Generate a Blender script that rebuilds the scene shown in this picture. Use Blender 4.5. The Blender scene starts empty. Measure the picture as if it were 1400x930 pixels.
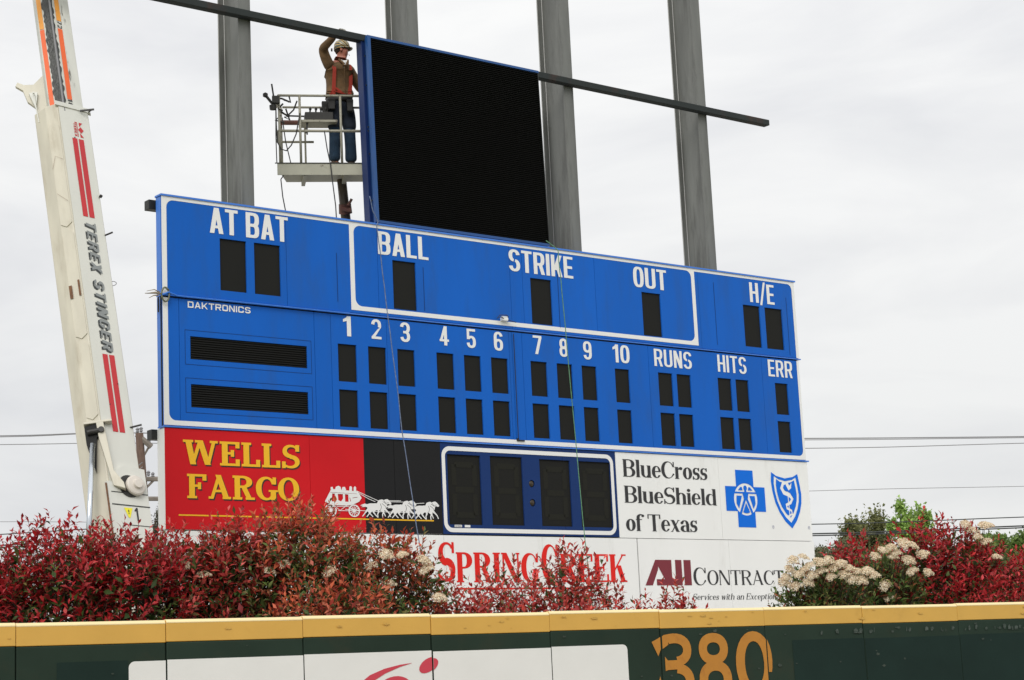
import bpy, bmesh, math, random
import numpy as np
from mathutils import Vector, Matrix, noise
from mathutils.geometry import delaunay_2d_cdt

S = bpy.context.scene
COL = S.collection
R = math.radians
random.seed(7)
RNG = np.random.default_rng(7)

# ------------------------------------------------------------------ camera
EYE = Vector((0, 0, 1.74))
PITCH, ROLL, FPX = R(10.570), R(-2.714), 2583.7          # FPX: focal length in 1400-wide pixels
fw = Vector((0, math.cos(PITCH), math.sin(PITCH)))
rt = Vector((1, 0, 0)); up = rt.cross(fw)
cr = rt * math.cos(ROLL) + up * math.sin(ROLL)
cu = -rt * math.sin(ROLL) + up * math.cos(ROLL)
cam = bpy.data.cameras.new("camera")
cam.sensor_width = 36; cam.lens = FPX / 1400 * 36
cam.clip_start = 0.1; cam.clip_end = 6000
camo = bpy.data.objects.new("camera", cam); COL.objects.link(camo)
M = Matrix((cr, cu, -fw)).transposed().to_4x4(); M.translation = EYE
camo.matrix_world = M
S.camera = camo

def at(x, y, d):
    """world point seen at photo pixel (x, y) at depth d (measurement of the place)"""
    return EYE + (fw + cr * ((x - 700) / FPX) - cu * ((y - 465) / FPX)) * d
def px(P):
    q = Vector(P) - EYE; z = q.dot(fw)
    return 700 + FPX * q.dot(cr) / z, 465 - FPX * q.dot(cu) / z

# ------------------------------------------------------------------ light
SUN_EL, SUN_AZ = R(40), R(190)                            # azimuth clockwise from +Y (compass), behind the camera to the left
W = bpy.data.worlds.new("World"); S.world = W; W.use_nodes = True
nt = W.node_tree; nt.nodes.clear()
def wn(t, **k):
    n = nt.nodes.new(t)
    for a, b in k.items(): setattr(n, a, b)
    return n
out = wn('ShaderNodeOutputWorld')
sky = wn('ShaderNodeTexSky', sky_type='NISHITA'); sky.sun_disc = False
sky.sun_elevation = SUN_EL; sky.sun_rotation = SUN_AZ
b1 = wn('ShaderNodeBackground'); b1.inputs[1].default_value = 0.1
nt.links.new(sky.outputs[0], b1.inputs[0])
tc = wn('ShaderNodeTexCoord'); mp = wn('ShaderNodeMapping'); mp.inputs['Scale'].default_value = (1.0, 1.0, 3.2)
nt.links.new(tc.outputs['Generated'], mp.inputs[0])
n1 = wn('ShaderNodeTexNoise'); n1.inputs['Scale'].default_value = 4.6; n1.inputs['Detail'].default_value = 8; n1.inputs['Roughness'].default_value = .52
n1.inputs['Distortion'].default_value = .35
nt.links.new(mp.outputs[0], n1.inputs[0])
ramp = wn('ShaderNodeValToRGB'); r = ramp.color_ramp
r.elements[0].position = .36; r.elements[0].color = (.60, .603, .614, 1)
r.elements[1].position = .62; r.elements[1].color = (.712, .711, .704, 1)
nt.links.new(n1.outputs['Fac'], ramp.inputs[0])
sx = wn('ShaderNodeSeparateXYZ'); nt.links.new(tc.outputs['Generated'], sx.inputs[0])
mr = wn('ShaderNodeMapRange'); mr.inputs['From Min'].default_value = 0; mr.inputs['From Max'].default_value = 1
mr.inputs['To Min'].default_value = .965; mr.inputs['To Max'].default_value = 1.6
nt.links.new(sx.outputs['Z'], mr.inputs['Value'])
b2 = wn('ShaderNodeBackground'); nt.links.new(ramp.outputs[0], b2.inputs[0]); nt.links.new(mr.outputs[0], b2.inputs[1])
mx = wn('ShaderNodeMixShader'); mx.inputs[0].default_value = .95
nt.links.new(b1.outputs[0], mx.inputs[1]); nt.links.new(b2.outputs[0], mx.inputs[2]); nt.links.new(mx.outputs[0], out.inputs[0])
sun = bpy.data.lights.new("sun", 'SUN'); sun.energy = 1.5; sun.angle = R(35); sun.color = (1, .97, .92)
suno = bpy.data.objects.new("sun", sun); COL.objects.link(suno)
sd = Vector((math.sin(SUN_AZ) * math.cos(SUN_EL), math.cos(SUN_AZ) * math.cos(SUN_EL), math.sin(SUN_EL)))
suno.rotation_euler = sd.to_track_quat('Z', 'Y').to_euler(); suno.location = (-10, -10, 40)
S.view_settings.view_transform = 'Standard'; S.view_settings.look = 'None'
S.view_settings.exposure = 0.25; S.view_settings.gamma = 1

# ------------------------------------------------------------------ materials
def mat(name, c, rough=.5, metal=0, var=.0, vscale=3, bump=0, bscale=60, spec=.5, dirt=None, dscale=1.5, dpos=(.5, .7), stretch=(1, 1, 1), rand=0):
    m = bpy.data.materials.new(name); m.use_nodes = True
    t = m.node_tree; p = t.nodes['Principled BSDF']
    p.inputs['Base Color'].default_value = (*c, 1); p.inputs['Roughness'].default_value = rough
    p.inputs['Metallic'].default_value = metal; p.inputs['Specular IOR Level'].default_value = spec
    co = t.nodes.new('ShaderNodeTexCoord'); ma = t.nodes.new('ShaderNodeMapping'); ma.inputs['Scale'].default_value = stretch
    t.links.new(co.outputs['Object'], ma.inputs[0])
    last = None
    if var:
        n = t.nodes.new('ShaderNodeTexNoise'); n.inputs['Scale'].default_value = vscale; n.inputs['Detail'].default_value = 6
        t.links.new(ma.outputs[0], n.inputs[0])
        mx = t.nodes.new('ShaderNodeMix'); mx.data_type = 'RGBA'
        mx.inputs['A'].default_value = (*[x * (1 - var) for x in c], 1); mx.inputs['B'].default_value = (*[min(1, x * (1 + var)) for x in c], 1)
        mr = t.nodes.new('ShaderNodeMapRange'); mr.inputs['From Min'].default_value = .3; mr.inputs['From Max'].default_value = .7
        t.links.new(n.outputs['Fac'], mr.inputs['Value']); t.links.new(mr.outputs[0], mx.inputs['Factor'])
        last = mx.outputs['Result']
        mr2 = t.nodes.new('ShaderNodeMapRange'); mr2.inputs['To Min'].default_value = max(.05, rough - .1); mr2.inputs['To Max'].default_value = min(1, rough + .12)
        t.links.new(n.outputs['Fac'], mr2.inputs['Value']); t.links.new(mr2.outputs[0], p.inputs['Roughness'])
    if dirt:
        n = t.nodes.new('ShaderNodeTexNoise'); n.inputs['Scale'].default_value = dscale; n.inputs['Detail'].default_value = 9; n.inputs['Roughness'].default_value = .65
        t.links.new(ma.outputs[0], n.inputs[0])
        mr = t.nodes.new('ShaderNodeMapRange'); mr.inputs['From Min'].default_value = dpos[0]; mr.inputs['From Max'].default_value = dpos[1]; mr.interpolation_type = 'SMOOTHSTEP'
        t.links.new(n.outputs['Fac'], mr.inputs['Value'])
        mx = t.nodes.new('ShaderNodeMix'); mx.data_type = 'RGBA'
        if last: t.links.new(last, mx.inputs['A'])
        else: mx.inputs['A'].default_value = (*c, 1)
        mx.inputs['B'].default_value = (*dirt, 1); t.links.new(mr.outputs[0], mx.inputs['Factor']); last = mx.outputs['Result']
    if rand:
        oi_ = t.nodes.new('ShaderNodeObjectInfo'); mr = t.nodes.new('ShaderNodeMapRange'); mr.inputs['To Min'].default_value = 1 - rand; mr.inputs['To Max'].default_value = 1 + rand
        t.links.new(oi_.outputs['Random'], mr.inputs['Value']); hs = t.nodes.new('ShaderNodeHueSaturation'); t.links.new(mr.outputs[0], hs.inputs['Value'])
        if last: t.links.new(last, hs.inputs['Color'])
        else: hs.inputs['Color'].default_value = (*c, 1)
        last = hs.outputs['Color']
    if last: t.links.new(last, p.inputs['Base Color'])
    if bump:
        n = t.nodes.new('ShaderNodeTexNoise'); n.inputs['Scale'].default_value = bscale; n.inputs['Detail'].default_value = 5
        t.links.new(ma.outputs[0], n.inputs[0])
        bp = t.nodes.new('ShaderNodeBump'); bp.inputs['Strength'].default_value = bump; bp.inputs['Distance'].default_value = .02
        t.links.new(n.outputs['Fac'], bp.inputs['Height']); t.links.new(bp.outputs[0], p.inputs['Normal'])
    return m

blue = mat('blue_paint', (.0065, .115, .52), .45, var=.06, vscale=.7, bump=.14, bscale=1.4, spec=.14, dirt=(.014, .105, .43), dscale=1.6, dpos=(.46, .72), stretch=(1.6, 1.6, .35), rand=.045)
blue_side = mat('lighter_blue', (.045, .19, .66), .35, var=.05, vscale=2)  # set lighter than the front blue; cabinet boxes, flashings and strap
navy = mat('navy_paint', (.009, .034, .14), .5, spec=.15, var=.08, vscale=1.2, bump=.08, bscale=1.5)
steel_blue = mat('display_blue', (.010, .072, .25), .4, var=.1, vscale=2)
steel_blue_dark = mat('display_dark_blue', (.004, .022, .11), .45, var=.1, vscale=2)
white = mat('white_paint', (.84, .845, .83), .5, var=.03, vscale=1, bump=.06, bscale=1.5, dirt=(.62, .61, .58), dscale=2.5, dpos=(.55, .85), stretch=(1, 1, .3))
vinyl_white = mat('white_vinyl', (.80, .80, .79), .5)
red_sign = mat('red_vinyl', (.60, .012, .018), .5, spec=.12, var=.07, vscale=.8, bump=.12, bscale=1.3)
black_sign = mat('black_vinyl', (.011, .011, .012), .5, spec=.2, var=.12, vscale=1, bump=.1, bscale=1.4)
yellow_ink = mat('yellow_vinyl', (.86, .47, .006), .5)
shadow_ink = mat('dark_letter_edge', (.035, .015, .012), .5)
red_ink = mat('red_letter_vinyl', (.72, .022, .016), .5, spec=.15)
maroon_ink = mat('maroon_vinyl', (.19, .017, .03), .5)
black_ink = mat('black_letter_vinyl', (.022, .022, .024), .5)
emblem_blue = mat('emblem_blue_vinyl', (.004, .15, .70), .5, spec=.15)
gray_ink = mat('grey_vinyl', (.33, .35, .45), .5)
digit_black = mat('digit_face', (.016, .016, .0145), .7, spec=.12, var=.06, vscale=2)
digit_seg = mat('digit_segment', (.0195, .0195, .0155), .7, spec=.12)
lens_brown = mat('lamp_lens', (.035, .024, .012), .3)
led_black = mat('display_module_black', (.004, .004, .004), .6, spec=.1)
led_slat = mat('display_louvre_black', (.014, .014, .0135), .6, spec=.2)
dark = mat('dark_recess', (.01, .01, .01), .8)
column_paint = mat('grey_steel', (.182, .186, .176), .5, metal=.3, var=.2, vscale=1.6, bump=.05, dirt=(.105, .107, .10), dscale=1.9, dpos=(.44, .66), stretch=(2.2, 2.2, .3))
beam_paint = mat('dark_primer_steel', (.030, .036, .036), .7, spec=.2, var=.15, vscale=2, dirt=(.055, .038, .034), dscale=1.6, dpos=(.52, .68))
black_steel = mat('black_steel', (.012, .013, .012), .5)
crane_cream = mat('crane_cream_paint', (.565, .53, .435), .42, var=.12, vscale=2, bump=.03, bscale=8, dirt=(.38, .33, .24), dscale=1.7, dpos=(.50, .80), stretch=(2.2, 2.2, .55))
crane_white = mat('crane_white_paint', (.62, .62, .57), .4, var=.04, vscale=2, dirt=(.42, .38, .30), dscale=1.4, dpos=(.6, .82), stretch=(2, 2, .5))
crane_inner = mat('crane_inner_paint', (.60, .60, .55), .45, var=.08, vscale=3, dirt=(.10, .09, .07), dscale=5, dpos=(.58, .72), stretch=(2.5, 2.5, .6))
crane_red = mat('crane_red_stripe', (.50, .016, .022), .45, var=.08)
crane_orange = mat('crane_orange_stripe', (.78, .12, .02), .45, var=.06)
crane_amber = mat('crane_amber_stripe', (.78, .32, .04), .45, var=.06, dirt=(.12, .09, .05), dscale=14, dpos=(.62, .7))
grease = mat('grease_black', (.03, .032, .028), .35, var=.5, vscale=12, bump=.6, bscale=30)
rust = mat('rusted_metal', (.16, .075, .035), .8, var=.3, vscale=20)
chrome = mat('chromed_rod', (.62, .66, .70), .18, metal=1)
letter_grey = mat('letter_grey', (.22, .235, .235), .5)
letter_shadow = mat('letter_shadow_ink', (.03, .035, .036), .5)
wood = mat('weathered_wood', (.12, .075, .055), .85, var=.3, vscale=6, bump=.4, bscale=30, stretch=(3, 3, .4))
wood_grey = mat('grey_crossarm_wood', (.19, .165, .14), .85, var=.2, vscale=6)
cable_black = mat('cable_black', (.03, .03, .03), .6)
wire_grey = mat('wire_grey', (.22, .22, .23), .6)
wire_black = mat('wire_black', (.02, .025, .025), .6)
rope_blue = mat('blue_grey_rope', (.12, .16, .25), .8, var=.4, vscale=25)
rope_green = mat('green_rope', (.10, .24, .13), .8, var=.3, vscale=25)
rope_tan = mat('frayed_tan_rope', (.30, .25, .18), .9, var=.3, vscale=30)
shackle_mat = mat('greenish_shackle', (.14, .15, .09), .45, var=.3, vscale=40)
band_yellow = mat('yellow_pad_vinyl', (.63, .37, .072), .5, var=.04, vscale=2.5, bump=.16, bscale=5, dirt=(.48, .27, .05), dscale=2.2, dpos=(.55, .85))
cap_cream = mat('pad_top_edge', (.80, .66, .36), .5, var=.04)
pad_green = mat('green_pad_vinyl', (.0205, .037, .0265), .6, spec=.12, rand=.06, var=.14, vscale=1.5, bump=.2, bscale=4, dirt=(.034, .040, .026), dscale=2, dpos=(.5, .8))
pad_patch = mat('darker_green_paint', (.012, .027, .0225), .6, spec=.12, var=.12, vscale=2, bump=.2, bscale=4)
banner_white = mat('banner_vinyl', (.73, .745, .73), .55, var=.02, vscale=3, bump=.14, bscale=5)
banner_red = mat('banner_red', (.55, .045, .075), .5)
ochre = mat('ochre_numeral_paint', (.46, .195, .022), .6, var=.06, vscale=6, dirt=(.38, .15, .018), dscale=8)
lift_paint = mat('lift_beige_paint', (.40, .39, .31), .5, var=.10, vscale=5, dirt=(.12, .09, .06), dscale=9, dpos=(.6, .72))
lift_tube = mat('lift_tube_paint', (.36, .34, .27), .5, var=.08, vscale=8, dirt=(.10, .08, .055), dscale=22, dpos=(.58, .68))
lift_dark = mat('lift_dark_metal', (.022, .021, .019), .55, var=.4, vscale=20)
lift_red = mat('lift_faded_red', (.16, .065, .05), .6, var=.3, vscale=15)
boom_brown = mat('boom_brown_metal', (.10, .072, .050), .45, var=.35, vscale=6)
skin_m = mat('sunburnt_skin', (.40, .14, .09), .5, var=.08, vscale=20)
hair_m = mat('short_brown_hair', (.05, .03, .02), .8)
shirt_m = mat('tan_work_shirt', (.155, .088, .038), .85, var=.22, vscale=9, bump=.8, bscale=14)
jeans_m = mat('blue_jeans', (.014, .038, .075), .85, var=.25, vscale=9, bump=.7, bscale=16)
chaps_m = mat('dark_trousers', (.013, .019, .033), .85, var=.25, vscale=9, bump=.7, bscale=16)
strap_m = mat('red_harness_webbing', (.36, .030, .014), .8)
glove_m = mat('grey_work_glove', (.27, .26, .23), .85, var=.2, vscale=30)
boot_m = mat('brown_boot', (.06, .035, .02), .7)
leather_m = mat('black_tool_leather', (.012, .011, .010), .6, var=.3, vscale=20)
bark = mat('shrub_bark', (.07, .05, .035), .9)
field_green = mat('field_grass', (.10, .14, .05), .9, var=.3, vscale=.3)
dirt_m = mat('warning_track', (.25, .14, .08), .95, var=.15, vscale=.8)

# helmet: yellow, black and pale stripes painted on the shell
helmet_m = bpy.data.materials.new('striped_helmet'); helmet_m.use_nodes = True
t = helmet_m.node_tree; co = t.nodes.new('ShaderNodeTexCoord'); wv = t.nodes.new('ShaderNodeTexWave')
wv.inputs['Scale'].default_value = 7; wv.inputs['Distortion'].default_value = 3.2; wv.bands_direction = 'DIAGONAL'
t.links.new(co.outputs['Object'], wv.inputs[0]); cr_ = t.nodes.new('ShaderNodeValToRGB'); e = cr_.color_ramp.elements
cr_.color_ramp.interpolation = 'CONSTANT'
e[0].position = 0; e[0].color = (.04, .05, .05, 1); e[1].position = .22; e[1].color = (.55, .33, .04, 1)
x_ = e.new(.6); x_.color = (.34, .34, .28, 1); x_ = e.new(.85); x_.color = (.12, .15, .14, 1)
t.links.new(wv.outputs['Fac'], cr_.inputs[0]); t.links.new(cr_.outputs[0], t.nodes['Principled BSDF'].inputs['Base Color']); t.nodes['Principled BSDF'].inputs['Roughness'].default_value = .35

def leaf_mat(name, rough=.42, trans=.28):
    m = bpy.data.materials.new(name); m.use_nodes = True; t = m.node_tree; p = t.nodes['Principled BSDF']
    a = t.nodes.new('ShaderNodeAttribute'); a.attribute_name = 'leaf_color'
    p.inputs['Roughness'].default_value = rough; t.links.new(a.outputs['Color'], p.inputs['Base Color'])
    p.inputs['Specular IOR Level'].default_value = .22
    tr = t.nodes.new('ShaderNodeBsdfTranslucent'); t.links.new(a.outputs['Color'], tr.inputs[0])
    mx = t.nodes.new('ShaderNodeMixShader'); mx.inputs[0].default_value = trans
    t.links.new(p.outputs[0], mx.inputs[1]); t.links.new(tr.outputs[0], mx.inputs[2])
    t.links.new(mx.outputs[0], t.nodes['Material Output'].inputs[0])
    return m
leaf_m = leaf_mat('glossy_leaves', .5, .34); tree_leaf_m = leaf_mat('tree_leaves', .6, .3); petal_m = leaf_mat('cream_petals', .85, .18)

# ------------------------------------------------------------------ object helpers
def tag(o, label=None, cat=None, group=None, kind=None):
    if label: o['label'] = label
    if cat: o['category'] = cat
    if group: o['group'] = group
    if kind: o['kind'] = kind
    return o
def empty(name, mw, label, cat, group=None):
    o = bpy.data.objects.new(name, None); COL.objects.link(o); o.empty_display_size = .3
    o.matrix_world = mw if isinstance(mw, Matrix) else Matrix.Translation(mw)
    return tag(o, label, cat, group)
def link(name, me, m, parent=None, label=None, kind=None):
    o = bpy.data.objects.new(name, me); COL.objects.link(o)
    if m is not None and not me.materials: me.materials.append(m)
    if parent: o.parent = parent
    return tag(o, label, None, None, kind)

class MB:
    def __init__(s): s.v = []; s.f = []
    def poly(s, pts, faces):
        b = len(s.v); s.v += [tuple(p) for p in pts]; s.f += [tuple(i + b for i in f) for f in faces]; return s
    def box(s, x0, x1, y0, y1, z0, z1):
        return s.poly([(x0, y0, z0), (x1, y0, z0), (x1, y1, z0), (x0, y1, z0), (x0, y0, z1), (x1, y0, z1), (x1, y1, z1), (x0, y1, z1)],
                      [(0, 3, 2, 1), (4, 5, 6, 7), (0, 1, 5, 4), (1, 2, 6, 5), (2, 3, 7, 6), (3, 0, 4, 7)])
    def tube(s, pts, r, n=8, cap=True):
        pts = [Vector(p) for p in pts]; rr = r if isinstance(r, (list, tuple)) else [r] * len(pts); rings = []
        ref = None
        for i, p in enumerate(pts):
            d = (pts[min(i + 1, len(pts) - 1)] - pts[max(i - 1, 0)]).normalized()
            if ref is None: ref = d.orthogonal().normalized()
            a = (ref - d * ref.dot(d)).normalized(); b = d.cross(a); ref = a
            rings.append([p + (a * math.cos(2 * math.pi * k / n) + b * math.sin(2 * math.pi * k / n)) * rr[i] for k in range(n)])
        V_ = [q for g in rings for q in g]
        F = [(i * n + k, i * n + (k + 1) % n, (i + 1) * n + (k + 1) % n, (i + 1) * n + k) for i in range(len(pts) - 1) for k in range(n)]
        if cap: F += [tuple(range(n - 1, -1, -1)), tuple(range((len(pts) - 1) * n, len(pts) * n))]
        return s.poly(V_, F)
    def prism(s, sec, z0, z1, axis='z'):
        n = len(sec)
        f = {'z': lambda a, b, c: (a, b, c), 'x': lambda a, b, c: (c, a, b), 'y': lambda a, b, c: (a, c, b)}[axis]
        V_ = [f(a, b, z0) for a, b in sec] + [f(a, b, z1) for a, b in sec]
        return s.poly(V_, [(k, (k + 1) % n, n + (k + 1) % n, n + k) for k in range(n)] + [tuple(range(n - 1, -1, -1)), tuple(range(n, 2 * n))])
    def lathe(s, prof, n=20, c=(0, 0, 0), ax=None):
        b = []
        q = (Vector(ax).to_track_quat('Z', 'Y') if ax else None)
        for r_, z in prof:
            for k in range(n):
                p = Vector((r_ * math.cos(2 * math.pi * k / n), r_ * math.sin(2 * math.pi * k / n), z))
                if q: p = q @ p
                b.append(p + Vector(c))
        m_ = len(prof)
        return s.poly(b, [(i * n + k, i * n + (k + 1) % n, (i + 1) * n + (k + 1) % n, (i + 1) * n + k) for i in range(m_ - 1) for k in range(n)]
                      + [tuple(range(n - 1, -1, -1)), tuple(range((m_ - 1) * n, m_ * n))])
    def build(s, name, m, parent=None, label=None, smooth=False, bevel=0, kind=None):
        me = bpy.data.meshes.new(name); me.from_pydata(s.v, [], s.f); me.update()
        bm = bmesh.new(); bm.from_mesh(me); bmesh.ops.recalc_face_normals(bm, faces=bm.faces); bm.to_mesh(me); bm.free()
        if smooth: me.shade_smooth()
        o = link(name, me, m, parent, label, kind)
        if bevel:
            b = o.modifiers.new('bevel', 'BEVEL'); b.width = bevel; b.segments = 2; b.limit_method = 'ANGLE'
        return o

# ---- 2D shapes: union / difference through a constrained triangulation
def area(p): return sum(p[i][0] * p[(i + 1) % len(p)][1] - p[(i + 1) % len(p)][0] * p[i][1] for i in range(len(p))) / 2
def csg(adds, subs=(), clips=()):
    polys = []; kinds = []
    for k, L in (('a', adds), ('s', subs), ('c', clips)):
        for p in L:
            if abs(area(p)) < 1e-9: continue
            polys.append(p if area(p) > 0 else p[::-1]); kinds.append(k)
    vs = []; fs = []
    for p in polys:
        fs.append(list(range(len(vs), len(vs) + len(p)))); vs += [Vector(q) for q in p]
    ov, oe, of, _, _, oof = delaunay_2d_cdt(vs, [], fs, 1, 1e-6)
    keep = []
    for f, src in zip(of, oof):
        ks = {kinds[i] for i in src}
        if 'a' in ks and 's' not in ks and (not clips or 'c' in ks): keep.append(f)
    return [(v.x, v.y) for v in ov], keep
def sheet(name, adds, subs, m, parent, frame, off=.004, clips=(), label=None, thick=0, smooth=False):
    """frame = (origin, U, V); the sheet stands `off` in front of the plane along U x V"""
    vs, fs = csg(adds, subs, clips)
    if not fs: return None
    O, U, V_ = [Vector(q) for q in frame]; N = U.cross(V_).normalized()
    pts = [O + U * a + V_ * b + N * off for a, b in vs]; F = [tuple(f) for f in fs]
    if thick:
        cnt = {}
        for f in F:
            for i in range(len(f)):
                e_ = (f[i], f[(i + 1) % len(f)]); cnt[e_] = 1
        n = len(pts); pts = pts + [p - N * thick for p in pts]
        for (a, b) in list(cnt):
            if (b, a) not in cnt: F.append((a, a + n, b + n, b))
    used = sorted({i for f in F for i in f}); mp_ = {o: i for i, o in enumerate(used)}
    me = bpy.data.meshes.new(name); me.from_pydata([tuple(pts[i]) for i in used], [], [tuple(mp_[i] for i in f) for f in F]); me.update()
    return link(name, me, m, parent, label)
def rect(x0, y0, x1, y1): return [(x0, y0), (x1, y0), (x1, y1), (x0, y1)]
def rrect(x0, y0, x1, y1, r, n=6, corners=(1, 1, 1, 1)):
    P = []
    for (cx, cy, a0), c in zip(((x0 + r, y0 + r, 180), (x1 - r, y0 + r, 270), (x1 - r, y1 - r, 0), (x0 + r, y1 - r, 90)), corners):
        if c: P += [(cx + r * math.cos(R(a0 + 90 * k / n)), cy + r * math.sin(R(a0 + 90 * k / n))) for k in range(n + 1)]
        else: P.append((cx + r * (-1 if a0 in (180, 90) else 1), cy + r * (-1 if a0 in (180, 270) else 1)))
    return P
def pgm(x0, y0, x1, y1, w): return [(x0, y0), (x0 + w, y0), (x1 + w, y1), (x1, y1)]
def stroke(pts, w):
    """list of quads following a polyline; w = width or list of widths"""
    out = []; ws = w if isinstance(w, (list, tuple)) else [w] * len(pts)
    P = [Vector(p) for p in pts]; L = []; Rr = []
    for i, p in enumerate(P):
        d = (P[min(i + 1, len(P) - 1)] - P[max(i - 1, 0)]).normalized(); n = Vector((-d.y, d.x)) * ws[i] / 2
        L.append(p + n); Rr.append(p - n)
    for i in range(len(P) - 1): out.append([tuple(Rr[i]), tuple(Rr[i + 1]), tuple(L[i + 1]), tuple(L[i])])
    return out
def sup(cx, cy, rx, ry, a, n):
    c, s_ = math.cos(R(a)), math.sin(R(a))
    return (cx + rx * math.copysign(abs(c) ** (2 / n), c), cy + ry * math.copysign(abs(s_) ** (2 / n), s_))
def ring(cx, cy, rx, ry, wl, wr, wt, wb, a0=0, a1=360, n=2.0, seg=14):
    out = []; cxi = cx + (wl - wr) / 2; rxi = rx - (wl + wr) / 2; cyi = cy + (wb - wt) / 2; ryi = ry - (wt + wb) / 2
    N = max(2, int(abs(a1 - a0) / 360 * seg * 2)); A = [a0 + (a1 - a0) * i / N for i in range(N + 1)]
    for i in range(N):
        out.append([sup(cx, cy, rx, ry, A[i], n), sup(cx, cy, rx, ry, A[i + 1], n), sup(cxi, cyi, rxi, ryi, A[i + 1], n), sup(cxi, cyi, rxi, ryi, A[i], n)])
    return out
def ell(cx, cy, rx, ry, n=20, rot=0):
    c, s_ = math.cos(R(rot)), math.sin(R(rot))
    return [(cx + rx * math.cos(2 * math.pi * k / n) * c - ry * math.sin(2 * math.pi * k / n) * s_, cy + rx * math.cos(2 * math.pi * k / n) * s_ + ry * math.sin(2 * math.pi * k / n) * c) for k in range(n)]

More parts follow.
